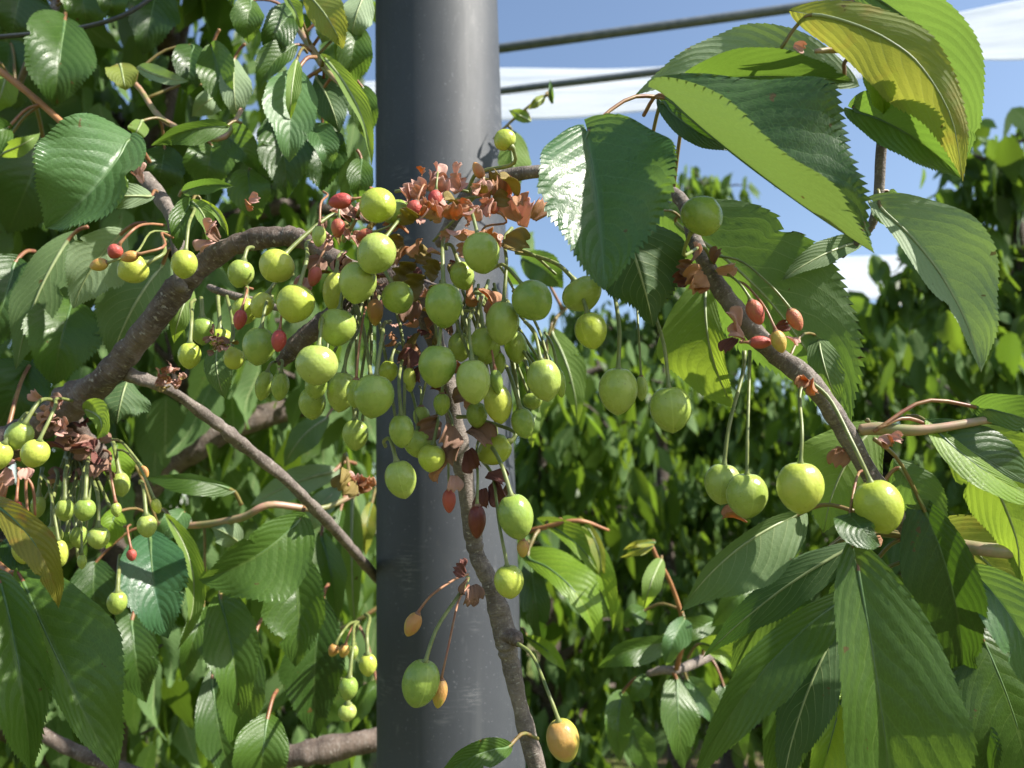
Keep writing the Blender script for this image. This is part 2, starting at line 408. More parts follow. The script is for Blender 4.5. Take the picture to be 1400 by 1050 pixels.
# ------------------------------------------------------------------ steel post
def post():
    dp = .56
    a = P(617.5, 1050, dp); r = 205 / 2 / F * dp * .985
    # the axis leans a touch; bottom and top are real points of the post
    top_d = .56 / (math.cos(PITCH) - .5 * math.sin(PITCH)) * (math.cos(PITCH) + .5 * math.sin(PITCH))
    b = P(597, 0, top_d)
    ax = (b - a).normalized()
    lo = a - ax * 1.15; hi = a + ax * 2.2
    n = 96; rings = 40; V = []; UV = []
    s = ax.cross(Vector((0, 1, 0))).normalized(); q = s.cross(ax)
    for i in range(rings + 1):
        c = lo.lerp(hi, i / rings)
        for j in range(n):
            th = 2 * math.pi * j / n
            V.append(c + (s * math.cos(th) + q * math.sin(th)) * r)
    Fc = [(i * n + j, i * n + (j + 1) % n, (i + 1) * n + (j + 1) % n, (i + 1) * n + j) for i in range(rings) for j in range(n)]
    m, t = new_mat('grey_powder_coat')
    obj = t.n('ShaderNodeTexCoord').outputs['Object']
    n1 = t.noise(obj, 1400., 3, .7); n2 = t.noise(obj, 9., 4, .6); n3 = t.noise(t.vmap(obj, (1, 1, .12)), 190., 3, .6)
    c = t.mix(t.rng(n2, .3, .7), (.038, .043, .052), (.052, .058, .068))
    c = t.mix(t.rng(t.noise(obj, 520., 1, .5), .69, .76, 0, .4), c, (.20, .21, .23))     # pale flecks in the coat
    c = t.mix(t.rng(t.noise(t.vmap(obj, (1, 1, .35)), 150., 3), .62, .78, 0, .35), c, (.15, .155, .165))   # scuffs
    c = t.mix(t.rng(t.noise(obj, 22., 5, .7), .62, .8, 0, .25), c, (.16, .15, .13))       # dust
    h = t.m('ADD', t.m('MULTIPLY', n1, .8), t.m('MULTIPLY', n3, .35))
    scuff = t.m('MULTIPLY', t.rng(t.noise(t.vmap(obj, (1, 1, 9.)), 60., 4, .7), .5, .62), t.rng(t.noise(obj, 16., 2), .58, .68))
    c = t.mix(t.m('MULTIPLY', scuff, .45), c, (.20, .205, .215))      # rubbed bands where twigs chafe
    run = t.rng(t.noise(t.vmap(obj, (1, 1, .04)), 70., 4, .6), .55, .75, 0, .30)          # faint dried water runs
    c = t.mix(run, c, (.12, .125, .13))
    t.out(t.bsdf(Base_Color=c, Metallic=.0, Roughness=t.m('ADD', .5, t.m('MULTIPLY', n3, .16)), Specular_IOR_Level=.4, Normal=t.bump(h, .6, .0004)))
    me = mesh_of('steel_post', V, Fc, m, origin=lo)
    o = put('steel_post', me, None, lo)
    tag(o, 'thick round dark grey steel post standing behind the hanging cherries', 'post')
    return r
POST_R = post()

# ------------------------------------------------------------------ limbs
def D(pts, d0, d1=None):
    """pixel polyline to world points; a depth may be given per point"""
    n = len(pts); d1 = d0 if d1 is None else d1
    return [P(p[0], p[1], p[2] if len(p) > 2 else d0 + (d1 - d0) * i / max(1, n - 1)) for i, p in enumerate(pts)]
def px(r, d): return r / F * d

THINGS = {}; STEMS = {}; SHIFT = {'T7': .16, 'T1': -.14, 'T4': -.11, 'T5': .012}
def branch_thing(key, name, loc, label, cat, group=None):
    THINGS[key] = root(name, loc, label, cat, group); return THINGS[key]

def limb(key, part, pts, rads, mat, d0, d1=None, n=40, seg=16, lump=.06):
    if key in SHIFT: pts = [(p[0], p[1], p[2] + SHIFT[key]) for p in pts]
    W = D(pts, d0, d1); STEMS.setdefault(key, []).extend([Vector(tuple(q)) for q in smooth_path(W, [1] * len(W), 40)[0]])
    R = [px(r, (W[i] - CAM).dot(FWD)) for i, r in enumerate(rads)]
    return tube(part, W, R, mat, THINGS[key], n, seg, lump)

branch_thing('A', 'cherry_branch', P(60, 580, .40), 'thick rough brown cherry branch rising from the left edge to the main fruit cluster', 'branch')
A_pts = [(-70, 650), (0, 612), (60, 577), (95, 552), (140, 520), (185, 470), (235, 405), (280, 360), (325, 333), (380, 324), (415, 328), (470, 362), (520, 385), (575, 395), (612, 400)]
A_rad = [29, 25, 19, 25, 17.5, 16.5, 18, 15.5, 13.5, 14, 12.5, 12, 13, 13, 8]
limb('A', 'limb', A_pts, A_rad, M['bark'], .405, .352, 150, 24, .15)
limb('A', 'hanging_limb', [(575, 392), (590, 450), (612, 530), (628, 610), (645, 715), (652, 760), (672, 800), (690, 868), (697, 900), (712, 970), (742, 1075)],
     [15, 13, 12, 13, 12, 11, 12, 17, 12, 11, 13], M['twig'], .352, .35, 110, 20, .16)
limb('A', 'side_twig', [(160, 503, .40), (182, 514, .392), (235, 535, .395), (300, 582, .41), (322, 600, .415), (390, 655, .435), (440, 705, .46), (485, 755, .53), (515, 790, .61), (560, 840, .72)],
     [9, 10, 7.5, 8, 9.5, 7, 8, 6.5, 6.5, 6], M['twig'], .39, None, 110, 16, .18)
limb('A', 'side_twig', [(548, 372, .355), (500, 402, .35), (448, 438, .345), (410, 468, .345), (383, 496, .345)], [14, 13, 15, 14, 9], M['bark'], .35, None, 40, 14, .16)
limb('A', 'side_twig', [(395, 425, .35), (345, 412, .355), (297, 397, .36), (286, 392, .365)], [4, 6, 5, 4], M['twig'], .35, None, 24, 10, .10)
limb('A', 'side_twig', [(248, 395, .375), (240, 310, .39), (222, 275, .40), (198, 243, .41)], [9, 9, 10, 11], M['twig'], .35, None, 26, 12, .12)
# the spur knob on the hanging limb
limb('A', 'spur', [(688, 868, .35), (704, 872, .345), (711, 880, .342)], [12, 11, 6], M['bark'], .35, None, 10, 10, .12)

branch_thing('B', 'cherry_branch', P(1100, 515, .30), 'slender arching branch running from behind the big leaves down to the lower right', 'branch')
limb('B', 'limb', [(600, 335, .352), (628, 285, .352), (655, 253, .35), (725, 236, .345), (830, 236, .34), (925, 268, .325), (950, 330, .315), (985, 395, .31), (1020, 440, .305), (1055, 480, .305), (1105, 520, .30), (1150, 580, .30), (1190, 650, .30), (1235, 715, .305), (1290, 800, .31), (1335, 880, .32), (1385, 1000, .33)],
     [8, 10, 10, 9.5, 9, 9, 10, 12, 14, 13, 14, 13, 13, 12, 13, 14, 15], M['twig'], .3, None, 150, 18, .12)
limb('B', 'shoot', [(1176, 588, .298), (1200, 586, .296), (1262, 588, .292), (1345, 575, .292), (1450, 560, .30)], [8, 9, 7, 5.5, 5], M['shoot'], .3, None, 24, 12, .04)
limb('B', 'shoot', [(1250, 735, .32), (1310, 746, .315), (1355, 752, .31), (1430, 758, .31)], [9, 9.5, 10, 10], M['shoot'], .3, None, 24, 12, .04)

# ------------------------------------------------------------------ fruit
def fruit_mesh(name, mat, kind='round'):
    V = [(0, 0, .93)]; Fc = []
    ns, nr = 28, 20
    for i in range(1, nr):
        th = math.pi * i / nr
        r, z = math.sin(th), math.cos(th)
        if kind == 'round':
            r *= 1 + .045 * math.cos(th) - .09 * max(0, -math.cos(th)) ** 1.6
            z -= .11 * math.exp(-(th / .33) ** 2)
            if th > 2.6: z -= .04 * ((th - 2.6) / .54) ** 2
        else:
            r *= .94 + .10 * math.cos(th * 1.0)
            r *= 1 - .16 * max(0, -math.cos(th)) ** 1.5
        for j in range(ns):
            a = 2 * math.pi * j / ns
            rr = r * (1 - .035 * math.exp(-((a - math.pi / 2) / .22) ** 2) + .02 * math.cos(2 * a))
            V.append((rr * math.cos(a), rr * math.sin(a), z))
    V[0] = (0, 0, .89 if kind == 'round' else 1.)
    V.append((0, 0, -1.05 if kind == 'round' else -1.03)); last = len(V) - 1
    for j in range(ns): Fc.append((0, 1 + j, 1 + (j + 1) % ns))
    for i in range(nr - 2):
        for j in range(ns):
            a, b = 1 + i * ns + j, 1 + i * ns + (j + 1) % ns
            Fc.append((a, a + ns, b + ns, b))
    o = 1 + (nr - 2) * ns
    for j in range(ns): Fc.append((o + j, last, o + (j + 1) % ns))
    return mesh_of(name, V, Fc, mat)
FM = {}
for k, kind in (('green', 'round'), ('lime', 'round'), ('blush', 'round'), ('red', 'long'), ('orange', 'long'), ('maroon', 'long'), ('flesh', 'round')):
    FM[k] = fruit_mesh('fruit_' + k, M[k], kind)
FM['small'] = fruit_mesh('fruit_small_green', M['green'], 'long')
FM['smalllime'] = fruit_mesh('fruit_small_lime', M['lime'], 'long')
def calyx_mesh():
    V, Fc, U = tube_geo([(0, 0, 0), (0, 0, .35), (0, 0, .6)], [.52, .44, .15], 6, 12)
    me = mesh_of('calyx_ring', V, Fc, M['bract_brown']); return me
CALYX = calyx_mesh()

# x, y, rx, ry, depth, attach x, attach y, attach depth, kind, label, [lean of the axis in degrees, tilt towards viewer]
C = [
 (517,281,24,24,.292, 470,330,.335,'lime','round yellow green cherry facing the viewer, topmost in the main cluster',60,-55),
 (541,290,16,19,.318, 590,300,.345,'green','small green cherry half hidden behind the topmost cherry of the cluster',-60,0),
 (465,275,17,10.5,.296, 520,262,.33,'red','slim red aborted cherry lying sideways left of the topmost cherry',-80,0),
 (436,323,10.5,14,.300, 442,262,.33,'small','tiny green cherry above the end of the thick rough limb',0,0),
 (462,312,9.5,13,.306, 466,280,.33,'red','pink undersized cherry under the red one lying sideways',0,0),
 (498,322,13,9,.312, 560,290,.335,'red','bright red stunted cherry peeping out above a large green cherry near a pink bract',-70,0),
 (514,347,27,29,.285, 560,305,.33,'green','large green cherry below the bright red stunted one, before the dark post edge',-25,-20),
 (489,386,26,29,.292, 508,330,.335,'green','large egg-shaped cherry hanging directly below left of another large green one',-15,0),
 (457,398,15,27,.312, 468,345,.34,'lime','narrow sunlit cherry squeezed behind a large egg-shaped one',0,0),
 (378,364,23,23,.302, 470,292,.33,'lime','sunlit round cherry before the bent limb end, on a long arched stalk',-25,-25),
 (329,374,17,19,.335, 345,340,.36,'green','medium green cherry just under the bend of the rough limb',0,0),
 (252,361,18,20,.330, 262,285,.37,'lime','round yellow green cherry hanging alone in front of the sloping rough limb',0,-5),
 (182,368,20,20,.325, 228,330,.36,'lime','largest cherry of the small trio at far left touching a serrated leaf',-60,-15),
 (157,344,10,10.5,.322, 225,308,.36,'red','little red aborted cherry above the trio at the left',-50,0),
 (177,351,13,8,.315, 236,325,.36,'orange','flat orange aborted cherry resting on top of a yellow green one',-75,0),
 (135,362,13,8.5,.322, 232,318,.36,'orange','small yellow aborted cherry at the far left of its trio',-75,0),
 (404,415,25,26,.292, 432,330,.335,'lime','shiny yellow green cherry with a seam line beside a broken grey limb stub',-15,-10),
 (358,417,16,18,.318, 400,375,.345,'lime','bright lime cherry left of the one with the seam line',0,-10),
 (430,378,9.5,14,.300, 470,315,.335,'red','small crimson aborted cherry hanging over the shady middle of the limb',0,0),
 (461,447,25,26,.296, 478,385,.34,'green','dull green cherry above the pear-shaped one, tiny black dot on its skin',0,0),
 (513,427,12,18,.318, 512,385,.34,'orange','yellowish undersized cherry between two larger ones at the cluster centre',0,0),
 (544,407,22,22,.302, 508,370,.34,'green','smooth green cherry in the shaded hollow of the cluster centre',30,-10),
 (607,417,26,31,.284, 603,322,.335,'green','big oval cherry hanging on a straight pale stalk under the orange bracts',0,0),
 (658,346,27,28,.285, 638,295,.33,'green','glossy green cherry with a long white highlight over the middle of the post',18,-10),
 (632,377,17,20,.308, 610,340,.34,'green','smaller dark green cherry tucked under the glossy one',0,0),
 (728,411,29,29,.284, 664,372,.33,'green','large shaded cherry directly under the tip area of the pale grey green leaf',55,-15),
 (687,441,24,30,.292, 700,312,.335,'green','tall shaded oval cherry left of and below the large one by the pale leaf',0,0),
 (796,402,28,23,.312, 705,345,.33,'green','green cherry half covered by the lower end of the pale grey green leaf',40,0),
 (808,452,22,25,.298, 790,400,.32,'lime','bright yellow green cherry just below the tip of the pale grey green leaf',20,-15),
 (690,191,15,14,.320, 640,262,.34,'lime','small upright cherry sticking up above the cluster on a thick stalk',-140,0),
 (654,233,8,12,.325, 600,300,.34,'orange','tiny brownish cherry bud beside the upright stalk on the post',-150,0),
 (433,499,28,27,.282, 441,440,.335,'green','large pear-shaped cherry left of the post with a smaller one under it',0,-10),
 (432,527,15,19,.298, 438,470,.335,'green','half hidden cherry showing only its lower end under the pear-shaped one',0,0),
 (467,535,21,28,.298, 490,440,.335,'green','oval cherry partly hidden behind a thin one, middle of the bottom trio',0,0),
 (486,538,14,19,.290, 500,420,.335,'small','thin cherry wedged between two large ones at the left edge of the post',0,0),
 (511,541,27,30,.279, 534,440,.335,'green','largest cherry overlapping the left edge of the dark post at mid height',-15,0),
 (427,551,19,22,.315, 425,490,.345,'green','plain green cherry at the lower left of the cluster over a folded leaf',0,0),
 (486,594,18,21,.308, 480,520,.34,'green','single green cherry left of the post, lowest there, above yellowish leaves',0,0),
 (354,473,23,26,.302, 372,405,.34,'green','streaky green cherry with a red tipped one in front of its right side',-15,0),
 (381,466,11,15,.290, 392,410,.335,'red','pale cherry with red top in front of the streaky green one',0,0),
 (328,437,9.5,14,.318, 345,395,.35,'red','coral red stunted cherry hanging under a thin grey twig',0,0),
 (335,425,17,18,.332, 338,400,.355,'lime','lime cherry half covered by the coral red stunted one',0,0),
 (361,527,12,20,.330, 376,495,.345,'green','left one of the narrow twin cherries in the shade below the grey stub',-10,0),
 (383,528,12,19.5,.322, 388,495,.345,'green','right one of the narrow twin cherries in the shade, with a bright glint',0,0),
 (277,452,16,19,.335, 275,408,.36,'green','upper round cherry of the group below the sloping limb, stalks pale green',0,0),
 (259,486,15,18,.322, 266,410,.36,'lime','lower left round cherry of the group below the sloping limb, well lit',0,0),
 (301,463,17,14,.335, 298,405,.355,'lime','cherry hidden behind dry flower remains below the sloping limb',0,0),
 (598,500,26,29,.283, 610,425,.335,'green','plump dull cherry in the middle of the post above dark dry bracts',0,0),
 (647,521,24.5,31,.281, 636,425,.335,'green','tallest oval cherry over the sunny half of the post at mid height',8,0),
 (663,472,23,25,.304, 650,400,.34,'green','dark olive cherry behind the tall oval ones on the post',0,0),
 (705,474,15,22,.310, 690,410,.34,'green','slim green cherry at the right edge of the post behind a tall oval one',0,0),
 (629,474,17,20,.322, 620,420,.345,'green','cherry almost hidden in the dark between plump ones on the post',0,0),
 (683,497,9,15,.312, 680,430,.345,'small','tiny green cherry squeezed between the dark olive one and the edge',0,0),
 (681,551,20,27,.300, 655,470,.34,'lime','sunlit yellow green cherry poking out right of the tallest oval one',-15,0),
 (744,519,24,29,.287, 718,440,.33,'green','oval cherry beyond the right edge of the post against bright leaves',-12,0),
 (765,523,9,20,.302, 745,455,.335,'green','narrow sliver of a cherry behind the oval one right of the post',0,0),
 (715,578,15,21,.302, 682,495,.335,'green','small green cherry hanging on the right rim of the post by a thin stalk',-15,0),
 (652,567,14,18,.310, 648,500,.34,'green','shaded cherry directly beneath the tallest oval one',0,0),
 (679,522,10,17,.296, 665,470,.335,'small','small cherry clinging to the right flank of the tallest oval one',0,0),
 (728,548,14,12,.318, 715,490,.34,'green','small dark cherry between the oval one and the post rim',50,0),
 (676,615,21,24,.318, 625,570,.34,'lime','yellow green cherry before the sunny side of the post, thick stalk leading left',-60,0),
 (549,589,18,23,.290, 541,480,.335,'green','green cherry on a long straight stalk over the dark side of the post',0,0),
 (573,606,21,20,.308, 560,520,.34,'green','cherry behind and right of the one on the long straight stalk',0,0),
 (590,626,19,19,.300, 608,560,.34,'lime','sunlit lower cherry beside the dark dry bracts on the post',20,0),
 (548,655,20,26,.292, 527,610,.335,'green','lowest green cherry over the dark side of the post, pointed end down',0,0),
 (604,553,12,15,.300, 606,520,.34,'small','greenish brown cherry wearing a dark withered calyx on the post',0,0),
 (576,570,12,15,.312, 575,530,.34,'small','small cherry lit at its right side above the lower pair on the post',0,0),
 (531,508,13,15,.318, 548,470,.34,'lime','pale yellow cherry just inside the left edge of the post behind stalks',0,0),
 (560,519,10,17,.315, 556,470,.34,'smalllime','small pale cherry behind the maroon bracts in the cluster heart',0,0),
 (614,685,10,16,.315, 612,560,.34,'red','red and yellow shrivelled cherry hanging low on the post beside the twig',0,0),
 (652,713,14,23,.305, 655,600,.33,'maroon','dark maroon shrivelled cherry lying on the hanging grey twig',0,0),
 (705,706,26,32,.292, 655,590,.335,'green','large green cherry on the sunny side of the post above a tiny yellow one',-25,0),
 (715,750,9,12,.302, 716,730,.31,'orange','tiny yellow tip of a cherry under the large green one on the post',0,0),
 (696,795,20,23,.295, 655,625,.33,'lime','lone yellow green cherry right of the hanging twig, on a long curved stalk',-10,0),
 (564,854,12,17,.318, 640,785,.34,'orange','small brownish aborted cherry of the lower trio on the dark post',-25,0),
 (575,934,26,32,.300, 640,790,.34,'green','large green cherry of the lower trio on the dark post',-12,0),
 (601,948,11,20,.308, 641,800,.34,'orange','slender orange aborted cherry right of the large one in the lower trio',0,0),
 (770,1012,23,29,.305, 708,880,.34,'blush','orange blushed cherry hanging from the knob near the bottom of the twig',-20,0),
 (845,534,27,32,.300, 850,375,.335,'green','left large cherry hanging below the very dark leaf in the centre right',0,0),
 (877,531,9,17,.312, 866,375,.335,'small','tiny narrow cherry between the two big ones below the dark leaf',-8,0),
 (917,559,28,32,.295, 888,380,.335,'green','right large cherry hanging below the very dark leaf in the centre right',-15,0),
 (988,661,23,28,.300, 1018,480,.32,'green','rear one of the touching pair of green cherries under the arching branch',-10,0),
 (1021,677,27,31,.285, 1025,480,.31,'green','front one of the touching pair of green cherries under the arching branch',0,0),
 (1094,666,31,35,.272, 1101,520,.295,'lime','big yellow green cherry on a brown stalk hanging before a bright leaf',0,0),
 (1201,692,33,36,.268, 1108,522,.292,'lime','biggest cherry, at the lower end of a long curved stalk along the arching branch',-12,-8),
 (960,295,30,26,.268, 975,360,.31,'green','smooth shaded cherry sitting above the orange bud scales in front of big leaves',150,-25),
 (1033,427,12.5,18,.285, 978,370,.308,'red','dark red aborted cherry touching the upper part of the arching branch',20,0),
 (1087,437,10.5,16,.285, 980,350,.308,'red','crimson aborted cherry hanging on a long curved stalk right of the arching branch',15,0),
 (1065,467,10.5,16,.280, 1010,385,.308,'orange','yellow aborted cherry with a red cap on the arching branch',15,0),
 (1040,468,16,9,.284, 1012,468,.30,'red','dull red aborted cherry lying flat across the arching branch',90,0),
 (672,285,7,10,.310, 655,330,.335,'red','tiny crimson bud-like cherry above the glossy cherry near pink bracts',-120,0),
 (566,286,11,12,.305, 585,260,.335,'red','round red aborted cherry below the arched stalks right of the topmost cherry',0,0),
 (595,273,10,13,.312, 600,240,.34,'red','second round red aborted cherry right under the pink papery bracts',0,0),
 # left, background side of the thick limb
 (26,596,18,20,.335, 75,552,.385,'green','upper left green cherry hanging over the start of the thick limb',0,0),
 (48,620,17,19,.325, 100,548,.385,'lime','yellow green cherry just right of and below another over the limb start',0,0),
 (-2,624,16,21,.330, 60,570,.385,'lime','cherry cut off by the left edge of the picture beside the limb',0,0),
 (89,697,13,15,.375, 90,625,.42,'green','heart-shaped green cherry, left of the two level ones in the lower left bunch',0,0),
 (116,697,13.5,15,.370, 122,625,.42,'green','round green cherry, right of the two level ones in the lower left bunch',0,0),
 (71,733,14,15,.385, 75,640,.42,'green','leftmost green cherry of the lower row in the lower left bunch',0,0),
 (92,739,12,13,.395, 95,640,.42,'green','second cherry of the lower row, partly hidden, in the lower left bunch',0,0),
 (108,734,12,15,.39, 110,640,.42,'green','third cherry of the lower row, partly hidden, in the lower left bunch',0,0),
 (135,735,15,15.5,.372, 132,640,.42,'green','biggest cherry of the lower row with a dark calyx in the lower left bunch',0,0),
 (112,768,6.5,10,.38, 110,690,.42,'small','very small green cherry dangling lowest in the lower left bunch',0,0),
 (159,697,7.5,10,.37, 140,615,.42,'small','small green cherry with dry orange bits at its side in the left bunch',0,0),
 (165,662,12,17,.41, 150,600,.43,'green','pale unsharp cherry behind the stalks at the right of the left bunch',0,0),
 (201,719,13,15,.365, 192,660,.42,'green','single green cherry on top of a bluish leaf at the lower left',0,0),
 (160,824,13,16,.41, 165,760,.44,'green','low shaded cherry hanging below the left bunch in front of dark leaves',0,0),
 (179,806,9,10,.43, 172,750,.45,'green','little shaded cherry up right of the low one under the left bunch',0,0),
 (52,692,9,15,.40, 58,640,.42,'green','faint green cherry behind pale stalks at the far left',0,0),
 (82,756,11,18,.36, 58,650,.40,'lime','bright yellow cherry peeping from behind the yellowing leaf',0,0),
 (32,750,14,20,.385, 30,690,.40,'lime','yellow cherry half behind the middle of the yellowing leaf',0,0),
 (214,692,7,10,.37, 160,615,.42,'smalllime','small yellow aborted cherry at the end of a long stalk pointing right',35,0),
 (197,645,6,9,.38, 140,605,.42,'orange','tiny orange aborted cherry at the end of a thin arched stalk',15,0),
 (22,693,8,8,.36, 28,640,.385,'red','coral pink cone-shaped bud hanging just above the yellowing leaf',0,0),
 (180,759,7,8,.38, 170,720,.42,'red','tiny dusky red bud beside the bluish leaf at the left',-30,0),
 (503,909,12,15,.47, 500,840,.52,'lime','topmost yellow cherry of the bunch left of the post near the bottom',0,0),
 (476,941,14,16,.45, 492,850,.52,'green','middle green cherry of the bunch left of the post near the bottom',-12,0),
 (475,974,12,12,.47, 485,880,.52,'green','lowest cherry of the bunch left of the post near the bottom',0,0),
 (456,889,8,9,.49, 488,850,.52,'orange','left one of two tiny orange buds left of the post near the bottom',-50,0),
 (470,890,8,9,.485, 490,852,.52,'orange','right one of two tiny orange buds left of the post near the bottom',-25,0),
 (482,892,8,11,.50, 490,855,.53,'small','dim little green cherry between the orange buds and the yellow one',0,0),
]
# push overlapping fruit apart in depth (the nearer one keeps its place)
items = sorted(range(len(C)), key=lambda i: C[i][4])
pos = {}
for i in items:
    x, y, rx, ry, d = C[i][:5]
    for _ in range(60):
        p = P(x, y, d); r = px((rx + ry) / 2, d); bad = False
        for q, rq in pos.values():
            if (p - q).length < (r + rq) * .93: bad = True; break
        if not bad: break
        d += .0012
    pos[i] = (p, r); C[i] = C[i][:4] + (d,) + C[i][5:]

def make_cherry(row, rs):
    x, y, rx, ry, d, ax, ay, ad, kind, label, lean, tilt = row
    p = P(x, y, d)
    small = kind in ('red', 'orange', 'maroon', 'small', 'smalllime')
    name = {'green': 'green_cherry', 'lime': 'green_cherry', 'blush': 'blushed_cherry', 'small': 'undersized_cherry', 'smalllime': 'undersized_cherry'}.get(kind, 'aborted_cherry')
    o = root(name, p, label, 'cherry', {'green_cherry': 'unripe green cherries on the branches', 'aborted_cherry': 'small aborted cherries on the branches'}.get(name, None))
    if abs(lean) < 58:
        g = math.degrees(math.atan2(-(ax - x), y - ay)) * .55
        lean = max(-50, min(50, g)) if y > ay else lean
    a = math.radians(lean); tl = math.radians(tilt)
    axis = ((RIGHT * (-math.sin(a)) + UP * math.cos(a)) * math.cos(tl) - FWD * math.sin(tl)).normalized()
    zq = axis
    spin = rs.uniform(0, 6.28)
    xq = zq.cross(Vector((.2, 1, .1))).normalized(); yq = zq.cross(xq)
    m3 = Matrix((xq, yq, zq)).transposed() @ Matrix.Rotation(spin, 3, 'Z')
    f = put('fruit', FM[kind], o)
    horizontal = abs(lean) in range(70, 91)
    s1, s2 = px(rx, d) * rs.uniform(.97, 1.03), px(ry, d) * rs.uniform(1.03, 1.08)
    if horizontal: s1, s2 = s2, s1
    f.rotation_euler = m3.to_euler(); f.scale = (s1 * rs.uniform(.97, 1.03), s1 * rs.uniform(.95, 1.02), s2 * .97)
    # stalk
    top = axis * s2 * (.84 if not small else .96)
    att = P(ax, ay, ad) - p
    L = (att - top).length
    c1 = (top + axis * L * .34).lerp(top.lerp(att, .34), .45)
    c2 = top.lerp(att, .70) + Vector((rs.uniform(-.05, .05) * L, rs.uniform(-.05, .05) * L, L * .09))
    thick = px(2.9 if not small else 2.3, d) * (1.0 if s1 > .004 else .8) * rs.uniform(.85, 1.1)
    k0 = 2.1 if not small else 1.7
    pts = [top, top + axis * L * .05, top + axis * L * .14, c1 * .9 + c2 * .1, c2, att]
    pts = [top, top + axis * min(.0022, L * .1), c1, c2, att]
    mat = M['stalk'] if (not small or rs.random() < .5) else M['stalk_red']
    tube('stalk', pts, [thick * k0, thick * 1.02, thick * .92, thick * .95, thick * 1.15], mat, o, 16, 8, .04, origin=(0, 0, 0))
    if small:
        c = put('calyx', CALYX, o); c.location = top - axis * s1 * .25
        c.rotation_euler = f.rotation_euler; c.scale = (s1 * .8,) * 3
    return o
rs = random.Random(5)
for row in C: make_cherry(row, rs)

# the bitten cherry: a bowl-like piece with a notch cut out of its upper right
def bitten():
    d = .326; p = P(320, 489, d); o = root('bitten_cherry', p, 'yellow green cherry with a bite-shaped notch in its top, below dry flower remains', 'cherry')
    s = px(14, d); ns, nr = 40, 26; V = []; Fc = []
    for i in range(nr + 1):
        th = math.pi * i / nr
        for j in range(ns):
            a = 2 * math.pi * j / ns; n = Vector((math.sin(th) * math.cos(a), math.sin(th) * math.sin(a), math.cos(th) * 1.18))
            q = n - Vector((.42, -.1, 1.02)); r = q.length
            if r < .62:                                   # inside the bite: press the skin in
                n = Vector((.42, -.1, 1.02)) + q.normalized() * Vector((1, 1, 1)).length * 0 + Vector((q.x, q.y, -abs(math.sqrt(max(0, .62 ** 2 - q.x ** 2 - q.y ** 2)))))
            V.append(n * s)
    for i in range(nr):
        for j in range(ns):
            b = i * ns; Fc.append((b + j, b + ns + j, b + ns + (j + 1) % ns, b + (j + 1) % ns))
    put('fruit', mesh_of('bitten_fruit', V, Fc, M['lime']), o)
    tube('stalk', [Vector((-.3 * s, 0, s)), P(318, 440, .34) - p, P(310, 405, .355) - p], [px(3, d), px(2.4, d), px(2.6, d)], M['stalk'], o, 10, 8, origin=(0, 0, 0))
bitten()

# ------------------------------------------------------------------ bare stalks and papery bracts of the fruit spurs
def bare_stalks(key, spec):
    for (x0, y0, d0, x1, y1, d1, m) in spec:
        a, b = P(x0, y0, d0), P(x1, y1, d1); mid = a.lerp(b, .5) + Vector((rs.uniform(-.003, .003), 0, rs.uniform(.001, .005)))
        t = px(2.3, d0)
        tube('bare_stalk', [a, mid, b], [t * 1.1, t * .9, t * .8], M[m], THINGS[key], 10, 6)
def stalks_to(n, x0, x1, y0, y1, hub, d0, d1):
    """stalks of fruit hidden in the heap: from the spur to behind one of the visible fruits"""
    cand = [q for q in C if x0 < q[0] < x1 and y0 < q[1] < y1]; out = []
    for _ in range(n):
        q = rs.choice(cand); hx = hub[0] + rs.uniform(-hub[2], hub[2]) + (q[0] - hub[0]) * .35
        out.append((hx, hub[1] + rs.uniform(-hub[3], hub[3]), d0, q[0] + rs.uniform(-10, 10), q[1] - rs.uniform(0, 8), q[4] + rs.uniform(.008, .02), 'stalk'))
    return out
bs = stalks_to(26, 560, 770, 440, 620, (630, 395, 35, 15), .348, .33) + stalks_to(14, 420, 560, 430, 620, (500, 395, 30, 12), .348, .33)
bs += [(540, 262, .335, 640, 262, .33, 'stalk'), (655, 262, .335, 592, 330, .34, 'stalk'), (700, 340, .33, 760, 375, .32, 'stalk'), (640, 330, .34, 705, 400, .325, 'stalk')]
bare_stalks('A', bs)
bs = stalks_to(14, 50, 180, 680, 780, (122, 618, 22, 10), .425, .4)
bs += [(42, 628, .37, 38, 705, .365, 'stalk_red'), (24, 640, .37, 48, 705, .37, 'stalk_red'), (8, 650, .37, -10, 700, .37, 'stalk_red')]
bare_stalks('A', bs)

